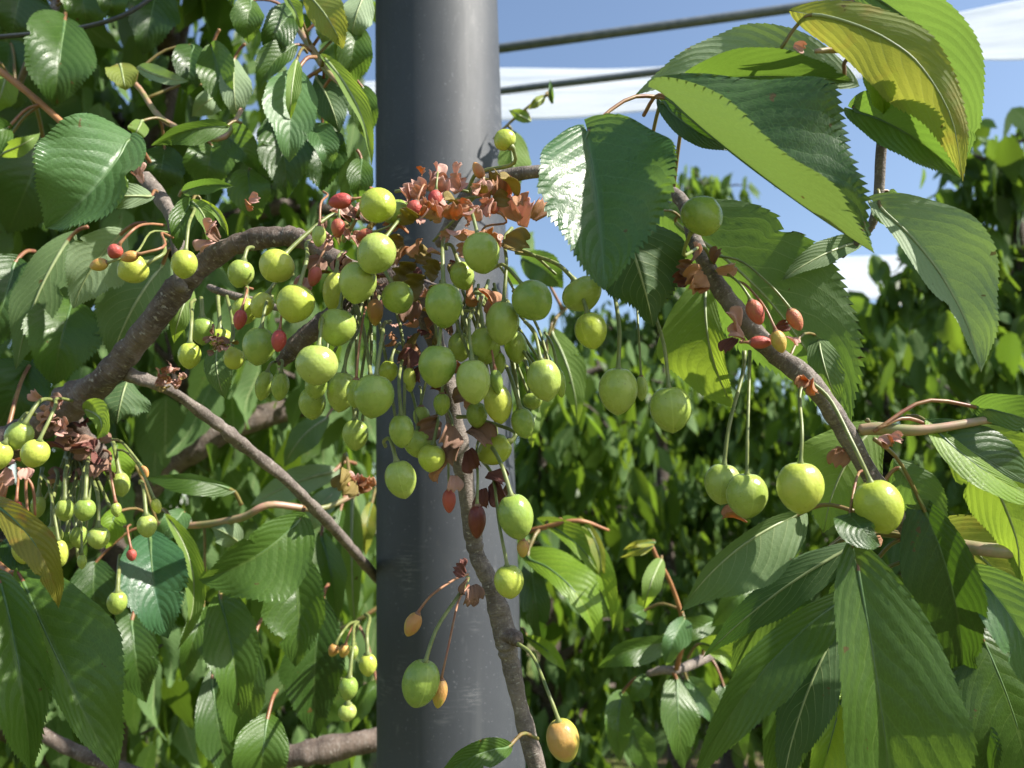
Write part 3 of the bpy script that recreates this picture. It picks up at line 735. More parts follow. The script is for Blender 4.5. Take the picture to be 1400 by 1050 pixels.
def bract_mesh(name, seed, mat, lobes=3):
    r = random.Random(seed); n, m = 18, 12; V = []; Fc = []
    c = r.uniform(.3, .9); tw = r.uniform(-.8, .8)
    for i in range(n + 1):
        u = i / n; wd = (.16 + .34 * math.sin(math.pi * min(1, u * .72 + .08)) ** 1.2)
        for j in range(m + 1):
            v = j / m * 2 - 1
            zlen = u
            if u > .7: zlen = .7 + (u - .7) * (.45 + .7 * math.cos(v * math.pi * (lobes - 1) / 2.) ** 2 * (1 - .4 * v * v))
            x = v * wd; z = c * (wd * v) ** 2 * 1.8 + .35 * math.sin(u * 2.2) * c + .05 * math.sin(9 * v + 5 * u + seed)
            a = tw * u
            V.append((x * math.cos(a) - z * math.sin(a), x * math.sin(a) + z * math.cos(a), zlen))
    for i in range(n):
        for j in range(m):
            b = i * (m + 1) + j; Fc.append((b, b + 1, b + m + 2, b + m + 1))
    V2 = [Vector(v) + Vector((0, -.018, 0)) for v in V]; k = len(V)      # a real thickness
    F2 = [tuple(k + q for q in reversed(f)) for f in Fc]
    rim = []
    loop = [j for j in range(m + 1)] + [i * (m + 1) + m for i in range(1, n + 1)] + [n * (m + 1) + j for j in range(m - 1, -1, -1)] + [i * (m + 1) for i in range(n - 1, 0, -1)]
    for q in range(len(loop)):
        a, b = loop[q], loop[(q + 1) % len(loop)]; rim.append((b, a, k + a, k + b))
    return mesh_of(name, V + V2, Fc + F2 + rim, mat)
BM = {}
for kk in ('salmon', 'orange', 'olive', 'brown', 'maroon'):
    BM[kk] = [bract_mesh('bract_' + kk, s * 7 + len(kk), M['bract_' + kk]) for s in range(3)]

def bracts(key, spec):
    for (x, y, d, size, kind, ang, tilt) in spec:
        p = P(x, y, d); o = put('bract', rs.choice(BM[kind]), THINGS[key], p - THINGS[key].location)
        a = math.radians(ang); tl = math.radians(tilt)
        zq = ((RIGHT * -math.sin(a) + UP * math.cos(a)) * math.cos(tl) - FWD * math.sin(tl)).normalized()
        xq = zq.cross(Vector((0, 1, .1))).normalized(); yq = zq.cross(xq)
        o.rotation_euler = (Matrix((xq, yq, zq)).transposed() @ Matrix.Rotation(rs.uniform(-1.2, 1.2), 3, 'Z')).to_euler()
        s = px(size, d) * .88; o.scale = (s, s, s)
bp = [(590,262,.325,32,'salmon',10,10),(600,268,.32,34,'salmon',-15,30),(618,262,.325,30,'salmon',-50,10),(600,250,.325,30,'salmon',25,0),(628,258,.32,26,'salmon',60,20),
 (575,272,.318,32,'salmon',30,20),(560,275,.315,26,'salmon',50,30),(640,318,.305,50,'orange',-75,40),(640,305,.31,44,'salmon',-50,45),(688,330,.31,46,'olive',-110,20),(715,310,.32,44,'salmon',-15,10),(712,300,.32,40,'bract' if False else 'salmon',20,0),
 (700,262,.325,46,'olive',45,10),(690,275,.32,40,'orange',20,20),(705,268,.315,40,'olive',60,40),(728,300,.33,36,'orange',-20,0),(620,300,.30,32,'orange',0,40),(600,295,.30,36,'orange',30,50),(580,298,.30,36,'salmon',-30,50),(612,315,.298,30,'salmon',-80,30),
 (570,300,.302,34,'olive',60,40),(480,300,.318,34,'salmon',80,20),(492,296,.32,34,'brown',100,20),(505,300,.322,30,'salmon',60,20),(455,330,.325,36,'salmon',100,30),(440,352,.32,36,'brown',150,20),(415,378,.325,30,'salmon',170,20),(425,395,.325,26,'orange',190,20),
 (450,372,.32,30,'olive',130,30),(472,345,.32,34,'salmon',170,20),(560,345,.315,38,'orange',160,40),(575,330,.31,30,'orange',190,30),(552,330,.315,30,'olive',110,30),(545,350,.32,30,'brown',140,10),(590,352,.32,38,'olive',100,30),(600,372,.318,34,'olive',80,40),
 (565,372,.318,46,'olive',85,50),(580,384,.316,46,'olive',100,40),(622,360,.315,30,'olive',190,30),(645,385,.32,36,'orange',210,20),(655,395,.32,38,'orange',220,10),(672,402,.33,30,'salmon',215,10),(530,378,.325,30,'brown',120,0),(560,410,.33,36,'brown',190,0),
 (560,470,.325,30,'orange',180,10),(572,455,.33,30,'olive',180,10),(565,478,.32,34,'maroon',150,20),(575,500,.318,28,'maroon',190,20),(588,478,.325,26,'maroon',210,10),(610,540,.31,26,'maroon',80,10),(620,548,.305,26,'brown',-60,10),(622,545,.315,24,'salmon',-70,20),(634,552,.315,22,'salmon',-95,20),
 (600,572,.31,40,'brown',125,20),(615,580,.30,40,'brown',165,20),(640,588,.31,44,'brown',235,10),(622,600,.305,44,'brown',185,20),(640,615,.315,34,'maroon',215,0),(608,635,.31,30,'orange',170,10),(620,650,.308,26,'salmon',180,10),(665,650,.32,34,'maroon',250,10),(672,660,.32,36,'maroon',230,10),(660,668,.32,30,'maroon',200,0),(690,665,.325,26,'brown',240,0),
 (636,785,.325,22,'maroon',60,10),(640,790,.325,26,'brown',180,20),(646,800,.32,26,'brown',200,10),(642,805,.325,26,'brown',170,10),(632,778,.33,16,'maroon',20,0),
 (340,275,.37,20,'salmon',-80,10),(335,275,.37,18,'orange',-120,10),(292,330,.345,28,'salmon',150,10),(285,322,.345,26,'salmon',-40,10),(300,328,.345,22,'brown',60,0),(196,250,.39,22,'salmon',60,20),(190,240,.39,20,'salmon',20,20)]
bracts('A', bp[:100])
br = [(945,358,.30,30,'salmon',10,20),(960,370,.298,44,'orange',130,20),(950,378,.296,34,'orange',165,20),(945,362,.30,30,'brown',100,20),(980,372,.302,30,'salmon',-60,20),(975,360,.30,26,'brown',-30,30),(940,375,.30,28,'maroon',120,10),
 (1010,450,.298,34,'salmon',50,10),(1018,462,.298,32,'salmon',95,20),(1005,462,.30,30,'maroon',150,10),(1050,462,.293,22,'salmon',-110,20),(1075,460,.29,22,'salmon',-140,20),(1062,450,.29,20,'maroon',-60,10),
 (1098,515,.29,24,'orange',150,20),(1110,518,.288,24,'orange',-150,20),(1104,520,.29,22,'orange',60,20),(1152,612,.305,34,'orange',158,10),
 (1200,600,.285,20,'salmon',-120,20),(1214,600,.285,20,'salmon',-100,20),(1208,596,.285,20,'orange',-140,20),(1205,735,.285,18,'orange',120,0),(1085,62,.285,18,'salmon',-100,0),(1020,712,.31,36,'orange',95,0)]
bracts('B', br)
branch_thing('S5', 'papery_bracts', P(620, 270, .32), 'heap of pinkish orange papery bracts on top of the main cluster before the post', 'bracts')
bracts('S5', [(rs.gauss(628, 42), rs.gauss(282, 24), rs.uniform(.296, .33), rs.uniform(16, 30), rs.choice(['salmon', 'salmon', 'orange', 'olive', 'salmon']), rs.uniform(-180, 180), rs.uniform(0, 60)) for _ in range(34)] +
       [(rs.uniform(430, 560), rs.uniform(300, 400), rs.uniform(.318, .34), rs.uniform(14, 26), rs.choice(['salmon', 'brown', 'orange', 'olive']), rs.uniform(-180, 180), rs.uniform(0, 60)) for _ in range(26)])
branch_thing('S6', 'dry_bracts', P(590, 420, .34), 'dark dry bracts filling the shaded heart of the main cluster', 'bracts')
bracts('S6', [(rs.gauss(572, 36), rs.uniform(350, 500), rs.uniform(.325, .352), rs.uniform(14, 24), rs.choice(['brown', 'maroon', 'olive', 'orange', 'salmon']), rs.uniform(-180, 180), rs.uniform(0, 60)) for _ in range(34)])
# dry rusty bracts of the lower left bunch and the dried blossoms in the middle left
branch_thing('S1', 'fruit_spur', P(125, 615, .42), 'bunched fruit spur with rusty brown papery bracts under the thick limb at left', 'spur')
limb('S1', 'spur_wood', [(100, 575, .41), (118, 605, .42), (135, 622, .42), (150, 628, .42)], [12, 14, 13, 7], M['bark'], .42, None, 16, 12, .2)
bracts('S1', [(rs.uniform(85, 150), rs.uniform(575, 655), rs.uniform(.395, .42), rs.uniform(18, 30), rs.choice(['brown', 'brown', 'salmon', 'maroon']), rs.uniform(90, 280), rs.uniform(0, 40)) for _ in range(26)] +
       [(rs.uniform(55, 100), rs.uniform(540, 590), .375, rs.uniform(15, 24), rs.choice(['brown', 'salmon']), rs.uniform(0, 360), 20) for _ in range(14)] +
       [(20, 632, .355, 24, 'salmon', 100, 20), (30, 628, .355, 24, 'orange', -60, 20), (12, 640, .355, 26, 'salmon', 150, 20), (35, 640, .355, 22, 'salmon', 200, 20), (5, 655, .36, 34, 'orange', 190, 10)])
branch_thing('S2', 'withered_blossom', P(305, 468, .33), 'withered brown flower remains in front of a cherry under the sloping limb', 'flower remains')
bracts('S2', [(302 + rs.uniform(-14, 16), 468 + rs.uniform(-12, 14), .318, rs.uniform(9, 16), rs.choice(['brown', 'olive', 'salmon', 'brown']), rs.uniform(0, 360), rs.uniform(0, 60)) for _ in range(16)])
branch_thing('S3', 'withered_blossom', P(232, 510, .39), 'pinkish withered flower remains below the lower left of the sloping limb', 'flower remains')
bracts('S3', [(232 + rs.uniform(-14, 16), 508 + rs.uniform(-14, 22), .385, rs.uniform(10, 18), rs.choice(['salmon', 'olive', 'salmon', 'orange']), rs.uniform(0, 360), rs.uniform(0, 60)) for _ in range(18)])
branch_thing('S4', 'withered_blossom', P(490, 665, .45), 'star-shaped orange flower remains just left of the post below the cluster', 'flower remains')
bracts('S4', [(490, 662, .445, rs.uniform(16, 26), rs.choice(['salmon', 'orange']), a_, 20) for a_ in range(0, 360, 40)] + [(470 + i * 6, 640 + i * 7, .44, 30, 'olive', 170 - i * 10, 20) for i in range(3)])
# ------------------------------------------------------------------ shoots that carry the leaves
G1 = 'leafy shoots of the trees at the left'
G2 = 'leafy shoots low between the post and the right hand leaves'
branch_thing('T1', 'leafy_shoot', P(440, 60, .62), 'shoot of long hanging light green leaves at the top left of the post', 'leafy shoot', G1)
limb('T1', 'stem', [(380, -40, .66), (405, 30, .63), (432, 75, .60), (445, 95, .59), (470, 120, .58)], [6, 5, 5, 4.5, 3], M['shoot'], .6, None, 20, 8, .05)
branch_thing('T2', 'leafy_shoot', P(85, 10, .55), 'dark shoot with big drooping dark leaves in the top left corner', 'leafy shoot', G1)
limb('T2', 'stem', [(95, -40, .6), (70, 20, .57), (45, 70, .57), (20, 130, .6)], [6, 6, 5, 4], M['twig'], .55, None, 16, 8, .05)
branch_thing('T3', 'leafy_shoot', P(90, 170, .5), 'orange brown straight shoot with leaves crossing the upper left edge', 'leafy shoot', G1)
limb('T3', 'stem', [(-30, 75, .5), (20, 112, .5), (60, 145, .5), (100, 182, .5)], [4.5, 5, 4.5, 4.5], M['shoot_orange'], .5, None, 16, 8, .05)
branch_thing('T4', 'leafy_shoot', P(215, 200, .55), 'shoot with pale pointed leaves between the upper left sky gaps', 'leafy shoot', G1)
limb('T4', 'stem', [(160, 90, .62), (190, 120, .6), (225, 165, .58), (300, 190, .56), (330, 150, .58)], [3, 3.5, 4, 4, 3], M['shoot'], .5, None, 20, 8, .05)
branch_thing('T5', 'leafy_shoot', P(330, 700, .5), 'shoot with large glossy drooping leaves left of the post under the grey twig', 'leafy shoot', G1)
limb('T5', 'stem', [(215, 716, .5), (270, 718, .49), (330, 708, .48), (370, 690, .48), (440, 695, .5), (500, 668, .52)], [3, 5, 5.5, 5, 4, 4], M['shoot'], .5, None, 30, 8, .05)
branch_thing('T6', 'leafy_shoot', P(20, 780, .36), 'reddish shoot bearing the largest serrated leaves in the bottom left corner', 'leafy shoot', G1)
limb('T6', 'stem', [(-60, 730, .40), (-10, 765, .37), (15, 785, .36), (40, 805, .36)], [4, 4, 4, 3], M['petiole'], .36, None, 16, 8, .05)
branch_thing('T7', 'leafy_shoot', P(480, 840, .52), 'thin shoot with yellowing leaves tight against the left side of the post', 'leafy shoot', G1)
limb('T7', 'stem', [(420, 870, .54), (460, 862, .53), (495, 845, .52), (530, 820, .53)], [2.5, 3, 3, 2.5], M['petiole_g'], .5, None, 16, 8, .05)
branch_thing('T8', 'leafy_shoot', P(760, 730, .62), 'sunlit shoot of bright yellow green leaves right behind the post', 'leafy shoot', G2)
limb('T8', 'stem', [(690, 735, .64), (740, 722, .62), (790, 712, .61), (832, 725, .62)], [3.5, 3.5, 3, 2], M['shoot_orange'], .6, None, 16, 8, .05)
branch_thing('T9', 'leafy_shoot', P(900, 910, .62), 'low shoot with shiny folded leaves around a red bud base', 'leafy shoot', G2)
limb('T9', 'stem', [(1020, 880, .72), (975, 895, .68), (930, 915, .63), (905, 916, .62), (885, 922, .62)], [7, 7, 6, 6, 4], M['twig'], .6, None, 20, 8, .1)
limb('T9', 'stem', [(925, 915, .62), (935, 860, .61), (918, 800, .6), (898, 762, .59), (890, 742, .59)], [3.5, 3.5, 3, 3, 2.5], M['shoot_orange'], .6, None, 20, 8, .04)
limb('T9', 'stem', [(1070, 800, .6), (1055, 770, .59), (1045, 750, .58)], [3, 3, 3], M['shoot_orange'], .6, None, 10, 8, .04)
branch_thing('T10', 'leafy_shoot', P(1085, 60, .29), 'shoot tip with yellowing drooping leaves at the top right of the sky', 'leafy shoot')
limb('T10', 'stem', [(1215, 110, .31), (1190, 82, .30), (1160, 68, .295), (1115, 70, .29)], [7, 8, 6, 3], M['shoot'], .3, None, 20, 10, .08)
limb('T10', 'stem', [(1215, 110, .31), (1205, 200, .325), (1195, 300, .33), (1150, 350, .335)], [7, 7, 6, 5], M['twig'], .3, None, 20, 10, .08)
branch_thing('T11', 'leafy_shoot', P(720, 160, .62), 'thin shoot with small yellow green leaves beside the right edge of the post', 'leafy shoot')
limb('T11', 'stem', [(675, 190, .62), (700, 165, .62), (730, 140, .62), (745, 132, .62)], [2, 2.2, 2, 1.5], M['petiole_g'], .6, None, 12, 6, .04)
branch_thing('T12', 'leafy_shoot', P(765, 470, .60), 'bright yellow green shoot behind the cherries right of the post at mid height', 'leafy shoot')
limb('T12', 'stem', [(800, 400, .62), (775, 420, .61), (755, 440, .60)], [3, 3, 2.5], M['petiole_g'], .6, None, 12, 6, .04)

# key, base(x,y,d), mid offset in px (bend to the right hand side of travel), tip(x,y,d), half width right hand, half width left hand (px as seen),
# raise right, raise left (degrees), side shown, material, petiole end (x,y,d) or None, part label or None
LV = [
 # --- upper right
 ('B',(803,182,.282),-3,(827,396,.257),76,112,32,28,'t','mixR1',(915,134,.30),'broad grey green leaf, its left half glaring in the sun'),
 ('B',(912,134,.285),7,(1196,346,.272),46,128,112,-27,'t','strip',(880,158,.31),'large dark leaf with its lower half folded up, pale serrated edge'),
 ('B',(1150,108,.315),34,(868,131,.305),44,30,-10,20,'b','pale',(1160,80,.30),'leaf at the top seen from its pale underside'),
 ('B',(948,112,.302),-8,(1168,112,.307),20,36,12,14,'t','leaf',None,None),
 ('B',(905,140,.315),8,(1010,205,.31),18,14,10,10,'t','dark',None,None),
 ('T10',(1168,150,.31),-12,(1314,244,.30),30,46,15,10,'t','leaf',(1200,120,.31),None),
 ('T10',(1112,20,.288),-62,(1316,248,.285),54,36,20,-15,'b','yellow',(1068,66,.295),'yellowing leaf with orange stains hanging in the top right corner'),
 ('T10',(1180,-10,.30),-52,(1312,235,.315),30,46,-10,0,'t','pale',(1140,50,.30),None),
 ('T10',(1190,88,.30),-5,(1208,156,.30),16,20,20,10,'t','leaf_lit',(1195,80,.30),None),
 ('T10',(1175,330,.335),6,(1068,384,.32),20,14,10,30,'b','leaf',(1195,310,.33),None),
 ('T10',(1205,285,.32),-22,(1342,509,.30),20,72,45,-12,'b','pale',(1200,260,.325),'leaf with its pale veined underside lit, drooping before the sky'),
 ('T10',(1215,262,.33),-4,(1228,318,.325),30,12,10,40,'b','pale',None,None),
 ('B',(925,305,.345),-30,(1160,590,.335),82,100,-10,8,'b','leaf',(940,290,.335),'wide back leaf glowing in the sun behind the arching branch'),
 ('B',(965,392,.33),14,(1006,562,.33),66,20,0,25,'b','leaf_lit',(975,385,.325),None),
 ('B',(848,300,.305),-4,(893,446,.30),52,60,-20,-20,'b','dark',(880,262,.325),'very dark shaded leaf left of the arching branch top'),
 ('B',(895,290,.30),0,(838,322,.295),10,10,20,20,'b','leaf_lit',None,None),
 ('B',(1118,460,.33),4,(1150,560,.325),22,24,0,0,'b','leaf',None,None),
 # --- lower right
 ('B',(1190,588,.315),12,(1126,728,.31),58,52,0,10,'b','leaf_lit',(1185,575,.305),'bright translucent leaf behind the two biggest cherries'),
 ('B',(1088,705,.29),16,(930,836,.285),14,58,50,0,'b','leaf',(1172,700,.28),None),
 ('B',(1162,704,.27),2,(1203,745,.262),28,16,40,-20,'t','dark',None,None),
 ('B',(1174,783,.27),-8,(1238,1290,.25),48,98,44,2,'t','leaf',(1174,742,.28),'large glossy central leaf hanging straight down, one rim bright yellow green'),
 ('B',(1266,702,.298),-16,(1318,965,.312),54,36,10,5,'t','dark',(1195,600,.29),'dark shaded leaf beside the large glossy one'),
 ('B',(1152,818,.30),22,(945,1075,.30),26,42,30,10,'t','leaf',(1170,790,.31),'puckered dark leaf curling along its edge'),
 ('B',(1150,850,.31),12,(1068,1085,.30),36,38,0,0,'b','dark',None,None),
 ('B',(1160,750,.33),10,(960,900,.35),24,30,0,10,'b','dark',None,None),
 ('B',(1195,770,.33),4,(1130,880,.33),28,26,0,0,'b','leaf_lit',None,None),
 ('B',(1345,878,.305),-12,(1418,1130,.30),66,64,30,-25,'t','leaf',(1330,850,.30),'grey sheen leaf at the lower right edge'),
 ('B',(1335,788,.30),-20,(1440,1000,.295),30,50,25,-10,'t','pale',(1320,765,.31),None),
 ('B',(1330,780,.32),0,(1400,900,.32),46,30,0,0,'b','leaf_lit',None,None),
 ('B',(1300,605,.32),-28,(1395,800,.31),40,92,0,5,'b','leaf_lit',(1298,590,.30),'translucent yellow green leaf with a stalk shadow at the right'),
 ('B',(1295,725,.325),-10,(1410,850,.32),40,54,0,0,'b','yellow',None,None),
 ('B',(1278,586,.296),4,(1440,672,.298),13,42,30,-20,'t','dark',(1200,586,.29),None),
 ('B',(1279,588,.293),10,(1440,692,.294),20,12,55,-30,'t','leaf_lit',None,None),
 ('B',(1336,557,.296),-4,(1450,590,.296),20,26,10,10,'t','leaf',(1195,590,.29),None),
 ('B',(1230,640,.30),-6,(1290,760,.31),32,32,0,0,'b','leaf',None,None),
 ('B',(1100,900,.33),10,(1060,1100,.33),26,40,10,10,'t','leaf',None,None),
 ('B',(1150,960,.32),0,(1110,1110,.31),20,34,20,10,'t','leaf_lit',None,None),
 ('B',(1300,930,.31),-6,(1330,1110,.31),46,40,0,0,'t','dark',None,None),
 ('B',(1290,960,.33),0,(1400,1130,.33),40,46,0,0,'b','leaf_lit',None,None),
 ('A',(694,1022,.33),8,(598,1066,.32),17,20,10,10,'t','leaf',(735,1010,.35),None),
 ('B',(1085,790,.36),6,(1000,930,.37),26,26,0,0,'t','leaf',None,None),
 ('B',(1120,760,.37),6,(1040,880,.38),26,26,0,0,'b','dark',None,None),
 # --- behind and right of the post
 ('T8',(722,762,.60),-20,(818,882,.57),14,40,40,-20,'t','leaf_lit',(738,724,.62),'brightest yellow green leaf right of the post'),
 ('T8',(748,716,.62),-26,(837,864,.60),10,24,40,10,'t','leaf_lit',(760,712,.62),None),
 ('T8',(795,710,.62),-12,(820,806,.60),10,8,30,20,'b','yellow',(795,712,.62),None),
 ('T8',(770,712,.63),-10,(810,800,.62),16,22,20,10,'t','leaf',None,None),
 ('T8',(725,770,.61),0,(742,886,.60),20,18,10,10,'t','dark',(722,740,.63),None),
 ('T8',(722,872,.60),-4,(775,920,.58),8,11,30,20,'t','leaf_lit',(710,860,.62),None),
 ('T9',(895,742,.58),3,(852,752,.57),5,5,20,20,'t','yellow',None,None),
 ('T9',(892,746,.585),-2,(848,762,.575),5,5,20,20,'t','yellow',None,None),
 ('T9',(904,766,.59),3,(881,833,.575),12,15,30,10,'b','leaf_lit',(905,762,.6),None),
 ('T9',(935,848,.6),3,(910,910,.58),15,20,10,20,'t','pale',(932,835,.61),None),
 ('T9',(912,880,.61),8,(816,913,.59),14,22,40,10,'t','leaf',(930,885,.63),'shiny ribbed leaf low right of the post'),
 ('T9',(925,930,.62),2,(936,1056,.60),24,26,25,-30,'t','leaf',(915,915,.62),None),
 ('T9',(850,948,.64),4,(848,1042,.62),18,20,10,0,'t','leaf',(885,925,.63),None),
 ('T9',(975,850,.62),-4,(905,868,.62),16,14,0,0,'t','leaf',(1000,850,.66),None),
 ('T9',(1045,798,.60),8,(972,858,.6),14,22,20,10,'t','leaf',(1050,770,.6),None),
 ('T9',(880,835,.62),4,(855,858,.62),14,14,0,0,'t','leaf',None,None),
 ('T9',(960,880,.63),-10,(1020,930,.63),14,20,10,0,'t','leaf_lit',(940,900,.64),None),
 ('T9',(940,930,.63),-6,(985,1000,.62),18,18,10,0,'t','pale',None,None),
 ('T9',(885,925,.63),0,(862,960,.62),12,14,0,0,'t','leaf',None,None),
 ('T9',(965,880,.66),4,(1010,830,.66),12,16,0,0,'t','leaf',None,None),
 ('T9',(860,985,.7),4,(900,1060,.7),20,20,0,0,'t','leaf',None,None),
 ('T9',(990,940,.66),4,(1020,1040,.66),22,24,0,0,'t','dark',None,None),
 ('T11',(700,180,.62),3,(708,262,.6),20,24,0,0,'b','leaf_lit',(695,172,.62),None),
 ('T11',(745,132,.62),0,(722,150,.62),7,6,10,10,'b','yellow',None,None),
 ('T11',(755,140,.6),0,(752,108,.6),3,4,30,10,'t','pale',None,None),
 ('T11',(725,165,.63),0,(695,150,.62),8,8,10,10,'b','leaf_lit',None,None),
 ('T12',(755,455,.60),-8,(790,580,.585),18,22,10,10,'b','leaf_lit',(760,435,.6),None),
 ('T12',(745,500,.60),4,(738,590,.59),16,18,10,10,'b','leaf_lit',None,None),
 ('T12',(735,560,.59),4,(728,612,.59),10,10,10,10,'b','leaf_lit',None,None),
 ('T12',(775,395,.62),-6,(800,450,.61),14,14,0,0,'t','dark',None,None),
 ('T12',(715,355,.60),-6,(770,395,.6),22,22,0,0,'t','leaf',None,None),
 # --- upper left
 ('A',(176,192,.385),-10,(64,312,.37),88,34,14,55,'t','pale',(205,222,.40),'broad serrated leaf with a pale sunny face beside a grey stub'),
 ('A',(206,268,.38),2,(118,273,.38),18,17,10,10,'b','pale',(215,262,.39),None),
 ('A',(308,173,.40),8,(207,199,.39),10,20,50,20,'t','leaf',(330,168,.41),None),
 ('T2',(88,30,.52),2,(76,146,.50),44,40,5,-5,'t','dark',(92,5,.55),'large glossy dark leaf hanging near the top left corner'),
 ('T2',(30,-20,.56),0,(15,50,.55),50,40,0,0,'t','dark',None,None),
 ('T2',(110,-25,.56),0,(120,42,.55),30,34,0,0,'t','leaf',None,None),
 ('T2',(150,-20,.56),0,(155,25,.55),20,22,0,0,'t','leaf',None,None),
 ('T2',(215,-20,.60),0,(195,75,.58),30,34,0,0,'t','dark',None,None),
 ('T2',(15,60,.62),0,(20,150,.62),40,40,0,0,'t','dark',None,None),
 ('A',(163,322,.40),8,(100,422,.395),34,40,20,10,'b','pale',(200,305,.40),None),
 ('A',(222,362,.43),8,(152,494,.42),46,46,0,0,'b','leaf',(235,340,.41),'veined underside of a shaded leaf behind the sloping limb'),
 ('A',(92,330,.43),10,(22,505,.42),28,30,-20,25,'b','leaf',(120,310,.43),None),
 ('A',(98,415,.44),4,(74,528,.43),42,44,0,0,'t','leaf',(110,400,.44),None),
 ('A',(175,518,.44),2,(160,580,.43),44,36,0,0,'b','dark',None,None),
 ('A',(118,560,.385),-14,(132,600,.375),10,16,30,50,'b','leaf_lit',(115,552,.39),None),
 ('A',(262,274,.375),6,(244,343,.365),16,14,10,20,'t','leaf',(268,268,.38),None),
 ('A',(264,276,.372),-8,(284,333,.362),10,13,30,10,'b','leaf_lit',(268,268,.38),None),
 ('A',(275,274,.38),-8,(312,325,.37),7,5,30,30,'b','leaf_lit',(270,268,.38),None),
 ('A',(252,262,.38),-6,(320,255,.37),12,10,20,20,'t','leaf',(245,268,.39),None),
 ('A',(262,395,.40),4,(238,470,.395),15,15,20,20,'b','leaf_lit',None,None),
 ('A',(298,470,.345),6,(308,545,.335),16,22,0,30,'b','leaf',(300,455,.35),None),
 ('A',(40,500,.44),0,(-10,600,.44),50,40,0,0,'t','dark',None,None),
 ('A',(20,360,.46),0,(-15,480,.45),50,40,0,0,'t','dark',None,None),
 ('T3',(10,175,.49),6,(-60,215,.48),26,26,10,10,'t','leaf',None,None),
 ('T3',(0,210,.5),3,(55,182,.49),12,10,20,10,'b','leaf_lit',None,None),
 ('T3',(10,100,.53),0,(-6,155,.52),20,20,10,10,'b','leaf_lit',None,None),
 ('T3',(60,200,.55),0,(10,320,.55),50,50,0,0,'t','dark',None,None),
 ('T4',(165,88,.60),0,(172,124,.59),20,20,25,25,'b','yellow',(185,110,.6),None),
 ('T4',(190,92,.60),4,(258,111,.59),9,13,35,10,'b','pale',None,None),
 ('T4',(290,66,.60),-3,(304,152,.59),26,22,0,20,'t','leaf',(300,40,.6),None),
 ('T4',(262,62,.62),0,(256,130,.61),22,22,0,0,'t','dark',None,None),
 ('T4',(320,82,.60),3,(326,168,.59),18,22,15,10,'b','pale',(335,60,.6),None),
 ('T4',(308,125,.62),4,(262,160,.61),14,20,10,10,'b','pale',None,None),
 ('T4',(300,180,.58),-6,(352,236,.57),18,26,10,30,'t','leaf',None,None),
 ('T4',(225,205,.60),0,(215,262,.6),28,28,0,0,'t','dark',None,None),
 ('T4',(290,200,.6),0,(280,260,.6),30,30,0,0,'t','leaf',None,None),
 ('T4',(195,165,.56),0,(182,190,.55),12,12,0,0,'b','leaf_lit',None,None),
 ('T1',(404,102,.57),3,(396,222,.55),36,36,12,-10,'t','pale',(432,78,.59),'broad pale ribbed leaf hanging left of the post'),
 ('T1',(405,84,.56),2,(397,164,.55),9,12,40,20,'b','leaf_lit',(420,72,.59),None),
 ('T1',(400,15,.6),6,(366,76,.59),20,24,10,0,'t','dark',(400,-5,.62),None),
 ('T1',(402,62,.59),8,(354,124,.58),22,14,0,40,'t','leaf',(425,70,.6),None),
 ('T1',(418,-10,.58),-6,(469,68,.57),22,28,15,20,'b','yellow',(405,-20,.6),'yellow green stained leaf at the top left of the post'),
 ('T1',(390,-8,.58),-3,(412,42,.57),7,12,40,20,'b','leaf_lit',None,None),
 ('T1',(432,105,.60),-4,(464,182,.59),22,24,0,0,'b','dark',(440,92,.6),None),
 ('T1',(446,82,.57),-14,(508,226,.55),9,17,50,15,'b','leaf_lit',(440,90,.59),'long curved light green leaf close to the post'),
 ('T1',(425,168,.60),-3,(452,232,.59),16,24,20,-20,'t','pale',None,None),
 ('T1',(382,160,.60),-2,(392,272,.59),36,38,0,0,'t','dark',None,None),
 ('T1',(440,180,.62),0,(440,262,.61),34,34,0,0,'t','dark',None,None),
 ('T1',(490,40,.6),4,(480,120,.6),20,26,0,0,'t','leaf',None,None),
 ('T1',(500,-10,.6),4,(480,60,.6),20,24,10,10,'b','pale',None,None),
 ('T1',(465,20,.62),4,(440,60,.6),20,20,10,10,'b','pale',None,None),
 ('T1',(496,120,.62),0,(500,190,.62),20,20,10,10,'t','leaf',None,None),
 ('T1',(494,218,.60),0,(490,280,.60),17,19,0,0,'t','leaf',(488,205,.6),None),
 ('T1',(345,0,.62),4,(340,60,.62),22,20,0,0,'t','leaf',None,None),
 ('T1',(340,235,.60),4,(352,300,.6),26,26,0,0,'t','leaf',None,None),
 # --- lower left
 ('T6',(32,797,.355),5,(160,1058,.335),30,80,24,-4,'t','leaf',(15,782,.36),'large dark green serrated leaf in the bottom left corner'),
 ('T6',(2,800,.345),-6,(42,1056,.33),50,40,10,20,'t','leaf',(-10,780,.36),None),
 ('T6',(-6,690,.33),-18,(80,832,.32),22,24,10,35,'t','curled',(-30,680,.34),'rusty yellow leaf hanging over the fruit at the left edge'),
 ('T6',(5,740,.40),-4,(42,795,.39),18,18,0,0,'t','dark',None,None),
 ('T5',(205,735,.45),6,(230,873,.43),42,42,5,0,'t','mixB',(196,722,.47),'bluish leaf hanging beneath a single cherry'),
 ('T5',(235,715,.46),-26,(243,888,.44),10,18,60,35,'b','leaf_lit',(215,700,.48),None),
 ('T5',(408,712,.43),-12,(272,792,.41),32,66,30,10,'t','leaf',(430,690,.47),'broad dark leaf pointing left with one glossy bright end'),
 ('T5',(302,822,.44),-4,(329,984,.42),32,34,12,15,'t','leaf',(300,800,.46),None),
 ('T5',(402,768,.46),-6,(404,912,.44),50,38,0,10,'t','leaf',(410,740,.47),None),
 ('T5',(440,735,.64),-4,(460,852,.63),16,20,10,10,'t','leaf',None,None),
